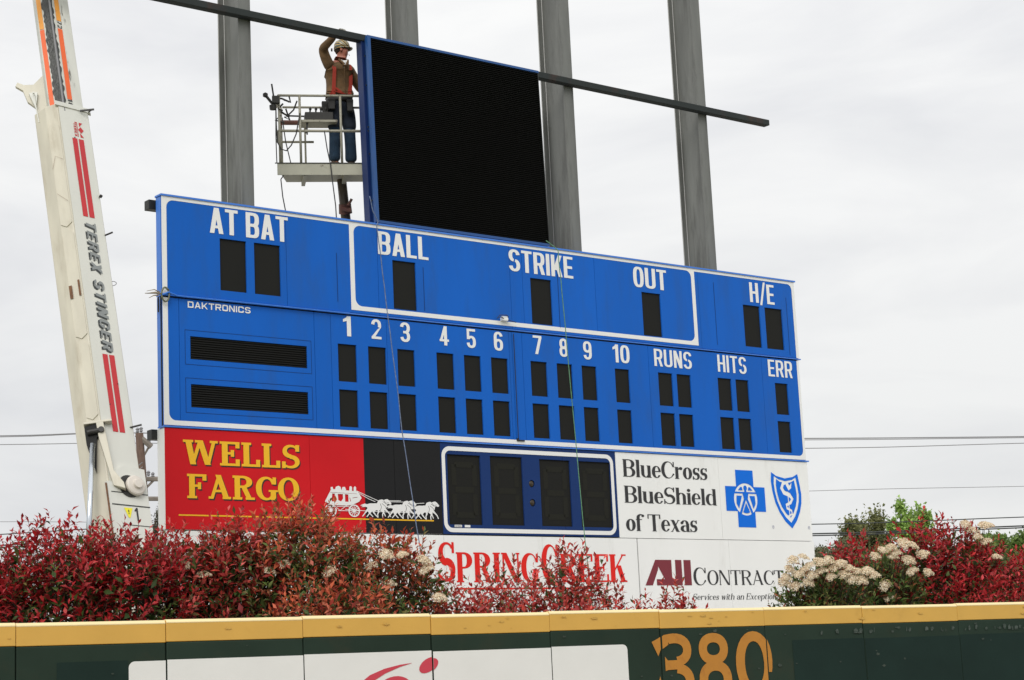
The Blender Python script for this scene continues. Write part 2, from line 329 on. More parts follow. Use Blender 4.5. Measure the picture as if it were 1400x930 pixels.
# ---- lettering. every glyph: (adds, subs, advance) with cap height 1
def sans(ch, W=.44, s=.135, h=.125, n=2.9):
    A = []; B = []; w = W
    def r_(*a): A.append(rect(*a))
    def bowl(y0, y1): A.extend(ring(w * .5, (y0 + y1) / 2, w * .5, (y1 - y0) / 2, s, s, h, h, -90, 90, n))
    if ch in 'AV':
        A += [pgm(0, 0, w / 2 - s * .55, 1, s), pgm(w - s, 0, w / 2 - s * .45, 1, s)]; r_(w * .2, .2, w * .8, .2 + h * .9)
    elif ch == 'B': r_(0, 0, s, 1); r_(0, 0, w * .5, h); r_(0, 1 - h, w * .5, 1); r_(0, .5 - h / 2, w * .5, .5 + h / 2); bowl(.5 - h / 2, 1); bowl(0, .5 + h / 2)
    elif ch == 'C': A += ring(w / 2, .5, w / 2, .5, s, s, h, h, 0, 360, n); B.append(rect(w * .5, .36, w + .1, .64))
    elif ch == 'D': r_(0, 0, s, 1); r_(0, 0, w * .5, h); r_(0, 1 - h, w * .5, 1); bowl(0, 1)
    elif ch == 'E': w *= .86; r_(0, 0, s, 1); r_(0, 0, w, h); r_(0, 1 - h, w, 1); r_(0, .5 - h / 2, w * .92, .5 + h / 2)
    elif ch == 'G': A += ring(w / 2, .5, w / 2, .5, s, s, h, h, 0, 360, n); B.append(rect(w * .5, .47, w + .1, .66)); r_(w * .55, .47 - h, w, .47)
    elif ch == 'H': r_(0, 0, s, 1); r_(w - s, 0, w, 1); r_(0, .5 - h / 2, w, .5 + h / 2)
    elif ch == 'I': w = s; r_(0, 0, s, 1)
    elif ch == 'K': w *= 1.02; r_(0, 0, s, 1); A += [pgm(s * .5, .30, w - s * 1.1, 1, s * 1.1), pgm(w - s * 1.1, 0, s * 1.1, .62, s * 1.1)]; B.append(rect(-.2, -1, 0, 2))
    elif ch == 'L': w *= .82; r_(0, 0, s, 1); r_(0, 0, w, h)
    elif ch == 'N': r_(0, 0, s, 1); r_(w - s, 0, w, 1); A.append(pgm(w - s * 1.15, 0, 0.0, 1, s * 1.15))
    elif ch == 'O' or ch == '0': A += ring(w / 2, .5, w / 2, .5, s, s, h, h, 0, 360, n)
    elif ch == 'R': r_(0, 0, s, 1); r_(0, 1 - h, w * .5, 1); r_(0, .46 - h / 2, w * .5, .46 + h / 2); bowl(.46 - h / 2, 1); A.append(pgm(w - s, 0, w * .42, .5, s))
    elif ch == 'S':
        A += ring(w / 2, .75 - h / 4, w / 2, .25 + h / 4, s, s, h, h, 8, 262, 2.3) + ring(w / 2, .25 + h / 4, w / 2, .25 + h / 4, s, s, h, h, 82, -172, 2.3)
    elif ch == 'T': w *= .95; r_(0, 1 - h, w, 1); r_(w / 2 - s / 2, 0, w / 2 + s / 2, 1)
    elif ch == 'U': r_(0, w * .5, s, 1); r_(w - s, w * .5, w, 1); A += ring(w / 2, w * .5, w / 2, w * .5, s, s, h, h, 180, 360, 2.4)
    elif ch == 'X': A += [pgm(0, 0, w - s * 1.1, 1, s * 1.1), pgm(w - s * 1.1, 0, 0, 1, s * 1.1)]
    elif ch == '/': w *= .7; A.append(pgm(0, -.1, w - s * .7, 1.08, s * .7))
    elif ch == '1': w = s * 1.9; r_(w - s, 0, w, 1); A.append([(0, .70), (w - s, .76), (w - s + .02, 1), (w - s - .02, .93), (0, .83)])
    elif ch == '2': A += ring(w / 2, .70, w / 2, .30, s, s, h, h, -25, 175, 2.3) ; A.append([(0, h * .8), (s * 1.1, h * .8), (w - .01, .60), (w - s * 1.05, .52)]); r_(0, 0, w, h)
    elif ch == '3': A += ring(w / 2, .75 - h / 4, w / 2, .25 + h / 4, s, s, h, h, -90, 172, 2.3) + ring(w / 2, .25 + h / 4, w / 2, .25 + h / 4, s, s, h, h, -172, 90, 2.3); r_(w * .3, .5 - h / 2, w * .55, .5 + h / 2)
    elif ch == '4': r_(w - s * 1.6, 0, w - s * .6, 1); r_(0, .2, w, .2 + h * .95); A.append([(0, .2), (s * .8, .2), (w - s * .7, 1), (w - s * 1.6, 1)])
    elif ch == '5': r_(.02, 1 - h, w * .96, 1); r_(.02, .45, s * .95, 1); A += ring(w / 2, .32, w / 2, .32, s, s, h, h, -172, 140, 2.4)
    elif ch in '69':
        a, b = [], []
        a += ring(w / 2, .31, w / 2, .31, s, s, h, h, 0, 360, 2.5) + ring(w / 2, .68, w / 2, .32, s, s, h, h, 15, 180, 2.4); a.append(rect(0, .28, s, .70))
        A += a if ch == '6' else [[(w - x, 1 - y) for x, y in p] for p in a]
    elif ch == '7': r_(0, 1 - h, w, 1); A.append([(w * .2, 0), (w * .2 + s * 1.02, 0), (w, 1 - h * .9), (w - s * 1.02, 1 - h * .9)])
    elif ch == '8': A += ring(w / 2, .74 - h / 4, w * .47, .26 + h / 4, s, s, h, h, 0, 360, 2.3) + ring(w / 2, .26 + h / 4, w / 2, .26 + h / 4, s, s, h, h, 0, 360, 2.3)
    return A, B, w

def serif(ch, k=.13, t=.05, f=.04, l=.05, cw=1.0, xh=.66):
    """k thick stem, t thin stroke, f serif thickness, l serif overhang, cw width factor, xh x-height"""
    A = []; B = []; w = .5 * cw
    def r_(*a): A.append(rect(*a))
    def st(x, y0=0, y1=1, ww=None, top=True, bot=True, lt=None):
        ww = k if ww is None else ww; r_(x, y0, x + ww, y1)
        if bot: r_(x - l, y0, x + ww + l, y0 + f)
        if top: r_(x - l, y1 - f, x + ww + (l if lt is None else lt), y1)
    def rg(cx, cy, rx, ry, a0=0, a1=360, kk=None, n=2.1, tt=None, l_=None, rr=None):
        kk = k * 1.05 if kk is None else kk; tt = t if tt is None else tt
        A.extend(ring(cx, cy, rx, ry, kk if l_ is None else l_, kk if rr is None else rr, tt, tt, a0, a1, n))
    def s_(w, H, y0=0):
        a = H / 2; m_ = k * .55 if t < .08 else k * .4
        A.extend(ring(w / 2, y0 + H - (a + m_) / 2, w * .46, (a + m_) / 2, k * .8, k * .5, t, k * .95, 25, 268, 2.1))
        A.extend(ring(w / 2, y0 + (a + m_) / 2, w * .5, (a + m_) / 2, k * .5, k * .85, k * .95, t, 92, -155, 2.1))
        r_(w * .90 - t * .7, y0 + H * .72, w * .90 + t * .5, y0 + H); r_(0, y0, t * 1.1, y0 + H * .28)
    if ch == 'A': w = .68 * cw; A += [pgm(l * .8, 0, w / 2 - t * .6, 1, max(t, .05)), pgm(w - l * .8 - k, 0, w / 2 - k * .75, 1, k)]; r_(w * .27, .28, w * .75, .28 + t); r_(0, 0, l * 2.4, f); r_(w - l * 2 - k * .8, 0, w, f)
    elif ch == 'B': st(l, lt=0); w = .6 * cw; c = w * .5; r_(l, 0, c, t); r_(l, 1 - t, c, 1); r_(l, .52 - t / 2, c, .52 + t / 2); rg(c, .76 - t / 4, w * .46, .24 + t / 4, -90, 90); rg(c, .26 + t / 4, w * .5, .26 + t / 4, -90, 90)
    elif ch == 'C' or ch == 'G':
        w = .64 * cw; rg(w / 2, .5, w / 2, .5, 0, 360, rr=t * 1.2); B.append(rect(w * .6, .30, w * 1.2, .68)); r_(w - t * 1.1, .64, w, .98)
        if ch == 'G': B[-1] = rect(w * .6, .44, w * 1.2, .68); st(w - k - .01, 0.02, .46, bot=False)
        else: A.append([(w * .70, .0 + t * .6), (w, .24), (w - t * .6, .30), (w * .70, t * 1.4)])
    elif ch == 'D': st(l); w = .66 * cw; r_(l, 0, w * .5, t); r_(l, 1 - t, w * .5, 1); rg(w * .5, .5, w * .5, .5, -90, 90)
    elif ch in 'EF':
        w = .58 * cw; st(l, bot=True); r_(l, 1 - t, w, 1); r_(w - t * 1.2, .74, w, 1); r_(l, .52 - t / 2, w * .72, .52 + t / 2); r_(w * .72 - t, .38, w * .72, .66)
        if ch == 'E': r_(l, 0, w, t); r_(w - t * 1.2, 0, w, .28)
    elif ch == 'I': w = k + 2 * l; st(l)
    elif ch == 'K': w = .68 * cw; st(l); A += [pgm(l + k * .5, .36, w * .78, .99, max(t, .05)), pgm(w - l - k, 0, l + k * 1.3, .60, k)]; r_(w * .78 - l, 1 - f, w, 1); r_(w - k - l * 2, 0, w + l * .4, f)
    elif ch == 'L': w = .55 * cw; st(l); r_(l, 0, w, t); r_(w - t * 1.2, 0, w, .30)
    elif ch == 'N': w = .68 * cw; r_(l, 0, l + max(t, .05), 1); r_(w - l - max(t, .05), 0, w - l, 1); A.append(pgm(w - l - k, 0, l * .4, 1, k)); r_(0, 0, l * 2 + t, f); r_(w - 2 * l - t, 1 - f, w, 1); r_(0, 1 - f, l + k * .6, 1)
    elif ch == 'O': w = .68 * cw; rg(w / 2, .5, w / 2, .5)
    elif ch == 'P': w = .58 * cw; st(l, lt=0); r_(l, 1 - t, w * .5, 1); r_(l, .46, w * .5, .46 + t); rg(w * .5, .73, w * .5, .27, -90, 90)
    elif ch == 'R': w = .66 * cw; st(l, lt=0); c = w * .46; r_(l, 1 - t, c, 1); r_(l, .49, c, .49 + t); rg(c, .745, w * .46, .255, -90, 90); A.append(pgm(w - l - k * .9, 0, w * .40, .52, k * .95)); r_(w - l * 1.6 - k, 0, w + l * .3, f)
    elif ch == 'S': w = .54 * cw; s_(w, 1)
    elif ch == 'T': w = .62 * cw; st(w / 2 - k / 2, top=False); r_(0, 1 - t, w, 1); r_(0, .74, t * 1.1, 1); r_(w - t * 1.1, .74, w, 1)
    elif ch == 'W':
        w = 1.0 * cw; tt = max(t, .06)
        A += [[(w * .20, 0), (w * .20 + k, 0), (l + k, 1), (l, 1)], [(w * .22, 0), (w * .22 + tt, 0), (w * .5 + tt * .4, 1), (w * .5 - tt * .6, 1)],
              [(w * .62, 0), (w * .62 + k, 0), (w * .40 + k, 1), (w * .40, 1)], [(w * .66, 0), (w * .66 + tt, 0), (w - l, 1), (w - l - tt, 1)]]
        r_(0, 1 - f, l * 2 + k, 1); r_(w * .40 - l, 1 - f, w * .5 + l, 1); r_(w - 2.2 * l - tt, 1 - f, w, 1)
    elif ch == 'h': w = .52 * cw; st(l * .8, lt=0); rg(w / 2 + .01, xh * .62, w / 2 - l, xh * .38, 0, 150, n=2.2, kk=k); st(w - l * .8 - k, 0, xh * .62, top=False)
    elif ch == 'n': w = .52 * cw; st(l * .8, 0, xh, lt=0); rg(w / 2 + .01, xh * .62, w / 2 - l, xh * .38, 0, 150, n=2.2, kk=k); st(w - l * .8 - k, 0, xh * .62, top=False)
    elif ch == 'u': w = .52 * cw; st(l * .8, xh * .35, xh, bot=False, lt=0); rg(w / 2 - .01, xh * .36, w / 2 - l, xh * .36, 180, 330, kk=k); st(w - l - k, 0, xh, lt=0); B.append(rect(w * .4, -.01, w - l - k, f * .2))
    elif ch == 'i': w = k + 2 * l * .8; st(l * .8, 0, xh, lt=0); A.append(ell(l * .8 + k / 2, .86, k * .58, k * .58 * 1.1, 10))
    elif ch == 'l': w = k + 2 * l * .8; st(l * .8, lt=0)
    elif ch == 'r': w = .38 * cw; st(l * .8, 0, xh, lt=0); A.append(ell(w - k * .5, xh * .88, k * .6, k * .6, 10)); A += stroke([(l + k * .6, xh * .72), (w * .7, xh * .95), (w - k * .5, xh * .96)], t)
    elif ch == 'e': w = .44 * cw; rg(w / 2, xh / 2, w / 2, xh / 2, rr=k * .75); B.append(rect(w * .55, xh * .24, w * 1.3, xh * .50)); r_(k * .8, xh * .50, w * .96, xh * .50 + t)
    elif ch == 'c': w = .42 * cw; rg(w / 2, xh / 2, w / 2, xh / 2, rr=t); B.append(rect(w * .55, xh * .24, w * 1.3, xh * .72)); A.append(ell(w * .86, xh * .75, k * .5, k * .5, 10))
    elif ch == 'o': w = .46 * cw; rg(w / 2, xh / 2, w / 2, xh / 2)
    elif ch == 'a': w = .46 * cw; r_(w - k * 1.15, 0.02, w - k * .15, xh * .72); rg(w * .48, xh * .72, w * .42, xh * .28, 0, 165, kk=k * .9); rg(w * .42, xh * .28, w * .42, xh * .28, 60, 320, rr=t); A.append(ell(k * .55, xh * .76, k * .5, k * .5, 10)); r_(w - k, 0, w + l * .3, f)
    elif ch == 'd': w = .52 * cw; rg(w * .42, xh / 2, w * .42, xh / 2, 30, 330, rr=t); st(w - k - l * .4, 0, 1, bot=False, lt=0); r_(w - k - l * .4, 0, w + l * .6, f)
    elif ch == 'p': w = .52 * cw; rg(w * .58, xh / 2, w * .42, xh / 2, -150, 150, l_=t); st(l * .6, -.3, xh, lt=0)
    elif ch == 's': w = .36 * cw; k_ = k; s_(w, xh)
    elif ch == 'f': w = .34 * cw; st(l, 0, .80, top=False); A += ring(l + k * .95 + .06 * cw, .80, k * .95 + .06 * cw, .20, k, t, t, t, 50, 180, 2.0); r_(0, xh - t * .9, w * .86, xh); A.append(ell(w, .90, k * .5, k * .5, 10))
    elif ch == 't': w = .33 * cw; r_(l, .08, l + k, xh + .16); r_(0, xh - t * .9, w * .92, xh); A += ring(l + k * .5 + w * .3, .12, w * .3 + k * .5, .12, k, t, t, t, 180, 300, 2.0)
    elif ch == 'v': w = .46 * cw; A += [pgm(w / 2 - k / 2, 0, l, xh, k), pgm(w / 2 - t * .4, 0, w - l - t, xh, t * 1.1)]; r_(0, xh - f, l * 2 + k, xh); r_(w - 2 * l - t, xh - f, w, xh)
    elif ch == 'w': w = .68 * cw; A += [pgm(w * .25, 0, l, xh, k), pgm(w * .28, 0, w * .5, xh, t), pgm(w * .62, 0, w * .42, xh, k), pgm(w * .68, 0, w - l - t, xh, t)]; r_(0, xh - f, l * 2 + k, xh); r_(w - 2 * l - t, xh - f, w, xh)
    elif ch == 'x': w = .46 * cw; A += [pgm(w - k - l, 0, l, xh, k), pgm(l, 0, w - l - t, xh, t)]; r_(0, xh - f, l + k, xh); r_(w - 2 * l - t, xh - f, w, xh); r_(0, 0, 2 * l + t, f); r_(w - l - k, 0, w, f)
    elif ch == 'm': w = .78 * cw; st(l * .8, 0, xh, lt=0); 
    if ch == 'm':
        rg(w * .30, xh * .62, w * .26, xh * .38, 0, 150, kk=k); r_(w * .56 - k, 0, w * .56, xh * .62); rg(w * .70, xh * .62, w * .26, xh * .38, 0, 150, kk=k); st(w - l - k, 0, xh * .62, top=False)
    return A, B, w

def word(text, box, font=sans, gap=.07, space=.22, slant=0, kern=None, **k):
    """glyphs of a word fitted to box = (x0, y0, x1, y1); small capitals where a letter is written after '^'"""
    x = 0; A = []; B = []; small = 1; i = 0
    for ch in text:
        if ch == '^': small = .78; continue
        if ch == '~': small = 1; continue
        if ch == ' ': x += space; continue
        a, b, w = font(ch, **k)
        f = lambda p, X=x, q=small: [((X + u * q + slant * v * q), v * q) for u, v in p]
        A.append([f(p) for p in a]); B.append([f(p) for p in b]); x += w * small + gap
    x -= gap
    sx_, sy_ = (box[2] - box[0]) / x, box[3] - box[1]
    g = lambda p: [(box[0] + u * sx_, box[1] + v * sy_) for u, v in p]
    return [([g(p) for p in a], [g(p) for p in b]) for a, b in zip(A, B)]
def letters(name, glyphs, m, parent, frame, off=.004, clips=(), label=None, shift=(0, 0), minus=()):
    """one mesh of lettering from separately combined glyphs"""
    O, U, V_ = [Vector(q) for q in frame]; N = U.cross(V_).normalized(); P = []; F = []
    for a, b in glyphs:
        sh = lambda p: [(u + shift[0], v + shift[1]) for u, v in p]
        vs, fs = csg([sh(p) for p in a], [sh(p) for p in b] + list(minus), clips); n = len(P)
        used = sorted({i for f in fs for i in f}); mp_ = {o: n + i for i, o in enumerate(used)}
        P += [tuple(O + U * vs[i][0] + V_ * vs[i][1] + N * off) for i in used]; F += [tuple(mp_[i] for i in f) for f in fs]
    if not F: return None
    me = bpy.data.meshes.new(name); me.from_pydata(P, [], F); me.update()
    return link(name, me, m, parent, label)

# ------------------------------------------------------------------ frames of the place
YB = R(51.487)
BO = Vector((-4.548, 24.183, 8.433))                     # top left front corner of the scoreboard
eB = Vector((math.sin(YB), math.cos(YB), 0)); aB = Vector((-math.cos(YB), math.sin(YB), 0))
def frameM(O, ex, ey, ez):
    m = Matrix((ex, ey, ez)).transposed().to_4x4(); m.translation = O; return m
def BM(u=0, y=0, v=0): return frameM(BO + eB * u + aB * y + Vector((0, 0, v)), eB, aB, Vector((0, 0, 1)))
def FR(O=(0, 0, 0)): return (O, (1, 0, 0), (0, 0, 1))

# ------------------------------------------------------------------ ground
g = MB(); g.poly([(-900, -900, 0), (900, -900, 0), (900, 2500, 0), (-900, 2500, 0)], [(0, 1, 2, 3)])
tag(g.build('ground', field_green), kind='structure')
g = MB(); g.poly([(-60, 18, .004), (80, 18, .004), (80, 80, .004), (-60, 80, .004)], [(0, 1, 2, 3)])
tag(g.build('bounce_sheet', mat('bounce_sheet_pale', (.38, .36, .32), .95, var=.15, vscale=2)), kind='structure')  # unseen pale sheet added behind the wall to bounce light upward
YW = R(57.15); WO = Vector((.2194, 17.1757, 2.44)); eW = Vector((math.sin(YW), math.cos(YW), 0)); aW = Vector((-math.cos(YW), math.sin(YW), 0))
g = MB(); g.poly([tuple(WO + eW * a + aW * b + Vector((0, 0, -2.436))) for a, b in ((-30, -5), (60, -5), (60, .3), (-30, .3))], [(0, 1, 2, 3)])
tag(g.build('warning_track', dirt_m), kind='structure')

# ------------------------------------------------------------------ scoreboard cabinets
def seg_digit(u0, u1, v0, v1, parent, segs=False):
    """a recessed digit face; u/v are the opening"""
    m = MB(); m.box(u0 - .01, u1 + .01, .022, .03, v0 - .01, v1 + .01)
    o = m.build('digit_display', digit_black, parent)
    return o
def panels(cuts, v0, v1, wins, parent, m, gap=.006, seamv=()):
    for a, b in zip(cuts[:-1], cuts[1:]):
        ww = [rect(*w) for w in wins if w[2] > a and w[0] < b]
        sheet('face_panel', [rect(a + gap / 2, v0, b - gap / 2, v1)], ww, m, parent, FR(), off=0, thick=.022)

top = empty('scoreboard_cabinet', BM(), 'upper blue scoreboard cabinet lettered AT BAT, BALL, STRIKE, OUT and H/E', 'scoreboard')
TW = [(.87, -1.213, 1.277, -.497), (1.40, -1.213, 1.812, -.497), (3.684, -1.215, 4.092, -.499), (6.220, -1.218, 6.630, -.508), (8.490, -1.218, 8.893, -.512), (10.757, -1.222, 11.150, -.513), (11.268, -1.222, 11.684, -.517)]
m = MB(); m.box(0.0, 12.02, .024, .15, -1.345, -.012); m.build('cabinet_box', blue_side, top, bevel=.004)
panels([0, 1.91, 3.43, 5.83, 6.07, 7.52, 9.752, 12.02], -1.335, -.012, TW, top, blue)
for w in TW: seg_digit(w[0], w[2], w[1], w[3], top)
sheet('white_border', [rect(0, -1.335, 12.02, -.008)], [rrect(.075, -1.5, 2.955, -.060, .10, corners=(0, 0, 0, 1)), rrect(9.675, -1.5, 11.955, -.060, .10, corners=(0, 0, 1, 0)),
      rrect(3.03, -1.232, 9.60, -.060, .11), rect(2.955, -1.5, 9.675, -1.295)], vinyl_white, top, FR(), off=.003)
m = MB(); m.box(-.012, 12.05, -.018, .155, -.012, .012); m.build('top_flashing', blue_side, top)
m = MB(); m.box(-.006, 12.05, -.014, .155, -1.362, -1.346); m.build('bottom_flashing', blue_side, top)
for tx, bx_ in (('AT BAT', (.72, -.437, 1.945, -.083)), ('BALL', (3.438, -.438, 4.325, -.099)), ('STRIKE', (5.818, -.441, 7.078, -.10)), ('OUT', (8.327, -.444, 9.045, -.11)), ('H/E', (10.933, -.454, 11.517, -.116))):
    letters('lettering', word(tx, bx_, s=.145, h=.12, gap=.06, space=.20), vinyl_white, top, FR(), off=.006, label='white word ' + tx)
# vertical hand seams and latches of the service doors
for u, v0, v1 in ((2.73, -1.2, -.5), (4.22, -1.2, -.55), (6.76, -1.25, -.3), (10.1, -1.25, -.2), (11.8, -1.3, -.3)):
    m = MB(); m.box(u, u + .008, -.003, .002, v0, v1); m.build('door_seam', navy, top)

mid = empty('scoreboard_cabinet', BM(0, 0, 0), 'middle blue scoreboard cabinet with inning columns 1 to 10 and RUNS, HITS, ERR', 'scoreboard')
MU = [(2.71, 3.02), (3.215, 3.521), (3.715, 4.015), (4.403, 4.711), (4.898, 5.206), (5.398, 5.711), (6.147, 6.462), (6.657, 6.963), (7.152, 7.449), (7.83, 8.128), (8.741, 9.048), (9.143, 9.449), (10.055, 10.363), (10.463, 10.760), (11.385, 11.690)]
MW = [(a, -2.33, b, -1.797) for a, b in MU] + [(a, -2.967, b, -2.443) for a, b in MU]
LW = [(.402, -2.185, 2.203, -1.876), (.402, -2.825, 2.203, -2.517)]
m = MB(); m.box(0.0, 12.0, .06, .155, -3.085, -1.372); m.build('cabinet_box', blue_side, mid, bevel=.004)
m = MB(); m.box(0, 12, .034, .06, -3.085, -1.365); m.build('inner_liner', dark, mid)
panels([0, .24, 2.33, 2.60, 3.54, 5.75, 5.81, 6.0, 8.55, 11.1, 12.0], -3.08, -1.385, MW + LW, mid, blue)
for w in MW: seg_digit(w[0], w[2], w[1], w[3], mid)
for i, w in enumerate(LW):
    m = MB(); n = 10
    for k in range(n):
        z = w[1] + (w[3] - w[1]) * (k + .5) / n; h = (w[3] - w[1]) / n
        m.poly([(w[0], .020, z + h * .30), (w[2], .020, z + h * .30), (w[2], .004, z - h * .18), (w[0], .004, z - h * .18), (w[0], .020, z + h * .18), (w[2], .020, z + h * .18), (w[2], .006, z - h * .30), (w[0], .006, z - h * .30)],
               [(0, 1, 2, 3), (4, 7, 6, 5), (3, 2, 6, 7), (0, 3, 7, 4), (1, 5, 6, 2)])
    m.build('louvre_slats', led_slat, mid, kind='stuff', label='black louvres of the %s team name display' % ('upper', 'lower')[i])
    m = MB(); t_ = .012
    for (a, b, c, d) in ((w[0] - .08, w[2] + .07, w[3] + .075, w[3] + .075 + .006), (w[0] - .08, w[2] + .07, w[1] - .075, w[1] - .069)):
        m.box(a, b, -.002, .001, c, d)
    for u in (w[0] - .08, w[2] + .065): m.box(u, u + .006, -.002, .001, w[1] - .069, w[3] + .075)
    m.build('panel_seam', navy, mid)
sheet('white_border', [rect(0, -3.075, 12.0, -1.387)], [rrect(.078, -3.012, 11.945, -1.2, .10, corners=(1, 1, 0, 0))], vinyl_white, mid, FR(), off=.003)
m = MB(); m.box(-.006, 12.06, -.016, .16, -3.105, -3.086); m.build('bottom_flashing', blue_side, mid)
nums = [('1', 2.805, 2.935, -1.682), ('2', 3.279, 3.447, -1.684), ('3', 3.774, 3.944, -1.688), ('4', 4.467, 4.634, -1.684), ('5', 4.957, 5.126, -1.686), ('6', 5.463, 5.632, -1.688), ('7', 6.209, 6.378, -1.686), ('8', 6.722, 6.889, -1.690), ('9', 7.198, 7.368, -1.697), ('10', 7.801, 8.150, -1.70)]
for tx, a, b, c in nums:
    letters('lettering', word(tx, (a, c, b, c + .285), W=.5, s=.16, h=.125, gap=.10), vinyl_white, mid, FR(), off=.006, label='white numeral ' + tx)
for tx, bx_ in (('RUNS', (8.672, -1.699, 9.49, -1.420)), ('HITS', (10.071, -1.696, 10.732, -1.413)), ('ERR', (11.244, -1.693, 11.824, -1.410))):
    letters('lettering', word(tx, bx_, s=.13, h=.115, gap=.08), vinyl_white, mid, FR(), off=.006, label='white word ' + tx)
letters('lettering', word('DAKTRONICS', (.369, -1.496, 1.322, -1.409), W=.95, s=.20, h=.20, gap=.17, n=5), vinyl_white, mid, FR(), off=.006, label='small white maker name DAKTRONICS')
m = MB(); m.tube([(5.83, -.02, -1.41), (5.83, -.02, -3.0)], .006, 6); m.box(5.81, 5.84, -.02, .0, -3.03, -2.99); m.box(5.84, 5.95, -.02, -.004, -3.03, -3.012)
m.build('door_hinge_rod', black_steel, mid)

# small white junction box with a loose wire on the ledge between the cabinets
jb = MB(); jb.box(-.055, .055, -.03, .03, 0, .045); jb.box(-.05, .05, -.026, .026, .047, .068)
jr = empty('junction_box', BM(5.66, -.03, -1.232), 'tiny white box with loose wire on the white line under the STRIKE digit', 'box')
jb.build('case', vinyl_white, jr, bevel=.004)
m = MB(); m.tube([(-.04, -.035, .03), (-.10, -.05, .045), (-.16, -.03, .02), (-.10, -.03, .075), (.03, -.03, .085), (.06, -.03, .06)], .007, 6); m.tube([(.05, -.03, .01), (.12, -.03, .0), (.2, -.03, -.012)], .006, 6)
m.build('loose_wire', cable_black, jr)

# ------------------------------------------------------------------ advertising signs below the cabinets
def sign_thing(label, cat='sign'): return empty('advertising_sign', BM(), label, cat)
bank = sign_thing('red and black sign reading WELLS FARGO in yellow slab letters above a white stagecoach')
m = MB(); m.box(.010, 4.398, .012, .205, -4.425, -3.112); m.build('sign_box', white, bank, bevel=.003)
sheet('sign_panel', [rect(.012, -4.425, 2.197, -3.114)], [], red_sign, bank, FR(), off=0, thick=.011, label='plain red vinyl panel at left')
sheet('sign_panel', [rect(2.203, -4.425, 3.083, -3.114)], [], red_sign, bank, FR(), off=0, thick=.011, label='red vinyl panel beside the black one')
sheet('sign_panel', [rect(3.084, -4.425, 3.59, -3.114)], [], black_sign, bank, FR(), off=0, thick=.011, label='black vinyl panel')
sheet('sign_panel', [rect(3.597, -4.425, 4.398, -3.114)], [], black_sign, bank, FR(), off=0, thick=.011, label='black vinyl panel beside the clock')
slab = dict(font=serif, k=.17, t=.10, f=.10, l=.06, gap=.055)
gW = word('WELLS', (.268, -3.577, 2.035, -3.257), **slab); gF = word('FARGO', (.320, -4.020, 2.018, -3.703), **slab)
for gl in (gW, gF):
    letters('letter_shadow', gl, shadow_ink, bank, FR(), off=.003, shift=(.018, -.018), label='dark edge behind the yellow letters')
    letters('lettering', gl, yellow_ink, bank, FR(), off=.006, label='yellow slab word ' + ('WELLS' if gl is gW else 'FARGO'))
sheet('underline', [rect(.192, -4.250, 4.238, -4.232)], [], yellow_ink, bank, FR(), off=.004)
# stagecoach and six galloping horses, cut from white vinyl
CO = []; CS = []
def cpt(x, y): return (2.41 + (x - 100) * 1.83 / 1095, -4.222 + (510 - y) * .00130)   # drawn in a 1095 x 330 box
cpl = lambda L: [cpt(x, y) for x, y in L]
CO += [cpl([(105, 350), (160, 235), (175, 215), (430, 232), (465, 300), (440, 340), (380, 372), (330, 385), (180, 385)]), cpl([(165, 195), (185, 192), (190, 222), (165, 222)]),
       cpl([(205, 225), (215, 190), (240, 178), (262, 190), (268, 225)]), cpl([(270, 222), (280, 190), (305, 188), (315, 222)]), cpl([(345, 235), (348, 185), (362, 176), (374, 190), (372, 235)]), cpl([(388, 235), (390, 190), (402, 176), (414, 190), (412, 235)])]
CS += [cpl([(178, 262), (203, 262), (203, 345), (172, 345)]), cpl([(232, 265), (282, 265), (282, 312), (262, 345), (236, 330)]), cpl([(302, 265), (335, 268), (335, 345), (302, 345)]), cpl([(345, 300), (350, 300), (360, 340), (352, 340)]), cpl([(160, 248), (420, 256), (420, 259), (160, 252)]), cpl([(375, 300), (425, 290), (423, 296), (377, 306)])]
for cx, rx, ry in ((388, 57, 66), (160, 58, 68)):
    CO += [[cpt(*p) for p in q] for q in ring(cx, 438, rx, ry, 12, 12, 12, 12)]; CO.append([cpt(*p) for p in ell(cx, 438, 15, 18, 12)])
    for k in range(12):
        a = math.pi * k / 6; CO.append([cpt(*p) for p in stroke([(cx, 438), (cx + (rx - 4) * math.cos(a), 438 + (ry - 4) * math.sin(a))], 6)[0]])
for L in ([(130, 400), (330, 395), (400, 438)], [(300, 425), (560, 440), (1000, 445)], [(415, 225), (520, 275), (640, 330)], [(415, 235), (540, 310), (600, 335)], [(690, 322), (860, 318)], [(700, 332), (880, 330)], [(940, 350), (1100, 335)], [(180, 375), (250, 440), (320, 380)], [(230, 440), (400, 440)]):
    CO += [[cpt(*p) for p in q] for q in stroke(L, 6)]
def horse(x0, y0, sc=1.0):
    H = []
    q = lambda L: [cpt(x0 + x * sc, y0 + y * sc) for x, y in L]
    H.append(q([(70, 55), (95, 40), (140, 40), (165, 38), (180, 5), (205, -5), (222, -8), (240, 5), (262, 35), (258, 48), (246, 50), (228, 42), (218, 50), (214, 75), (205, 100), (185, 112), (140, 108), (100, 118), (74, 112), (60, 88)]))
    H.append(q([(74, 56), (40, 44), (5, 58), (-10, 68), (20, 70), (0, 84), (32, 82), (62, 76)]))
    H += [q(s) for s in stroke([(82, 100), (55, 125), (38, 150), (10, 188)], [34, 20, 11, 9])] + [q(s) for s in stroke([(92, 105), (78, 135), (96, 162), (120, 190)], [32, 18, 11, 9])]
    H += [q(s) for s in stroke([(190, 95), (214, 120), (236, 145), (250, 182)], [28, 15, 11, 9])] + [q(s) for s in stroke([(175, 100), (180, 132), (168, 160), (172, 196)], [28, 16, 11, 9])]
    return H
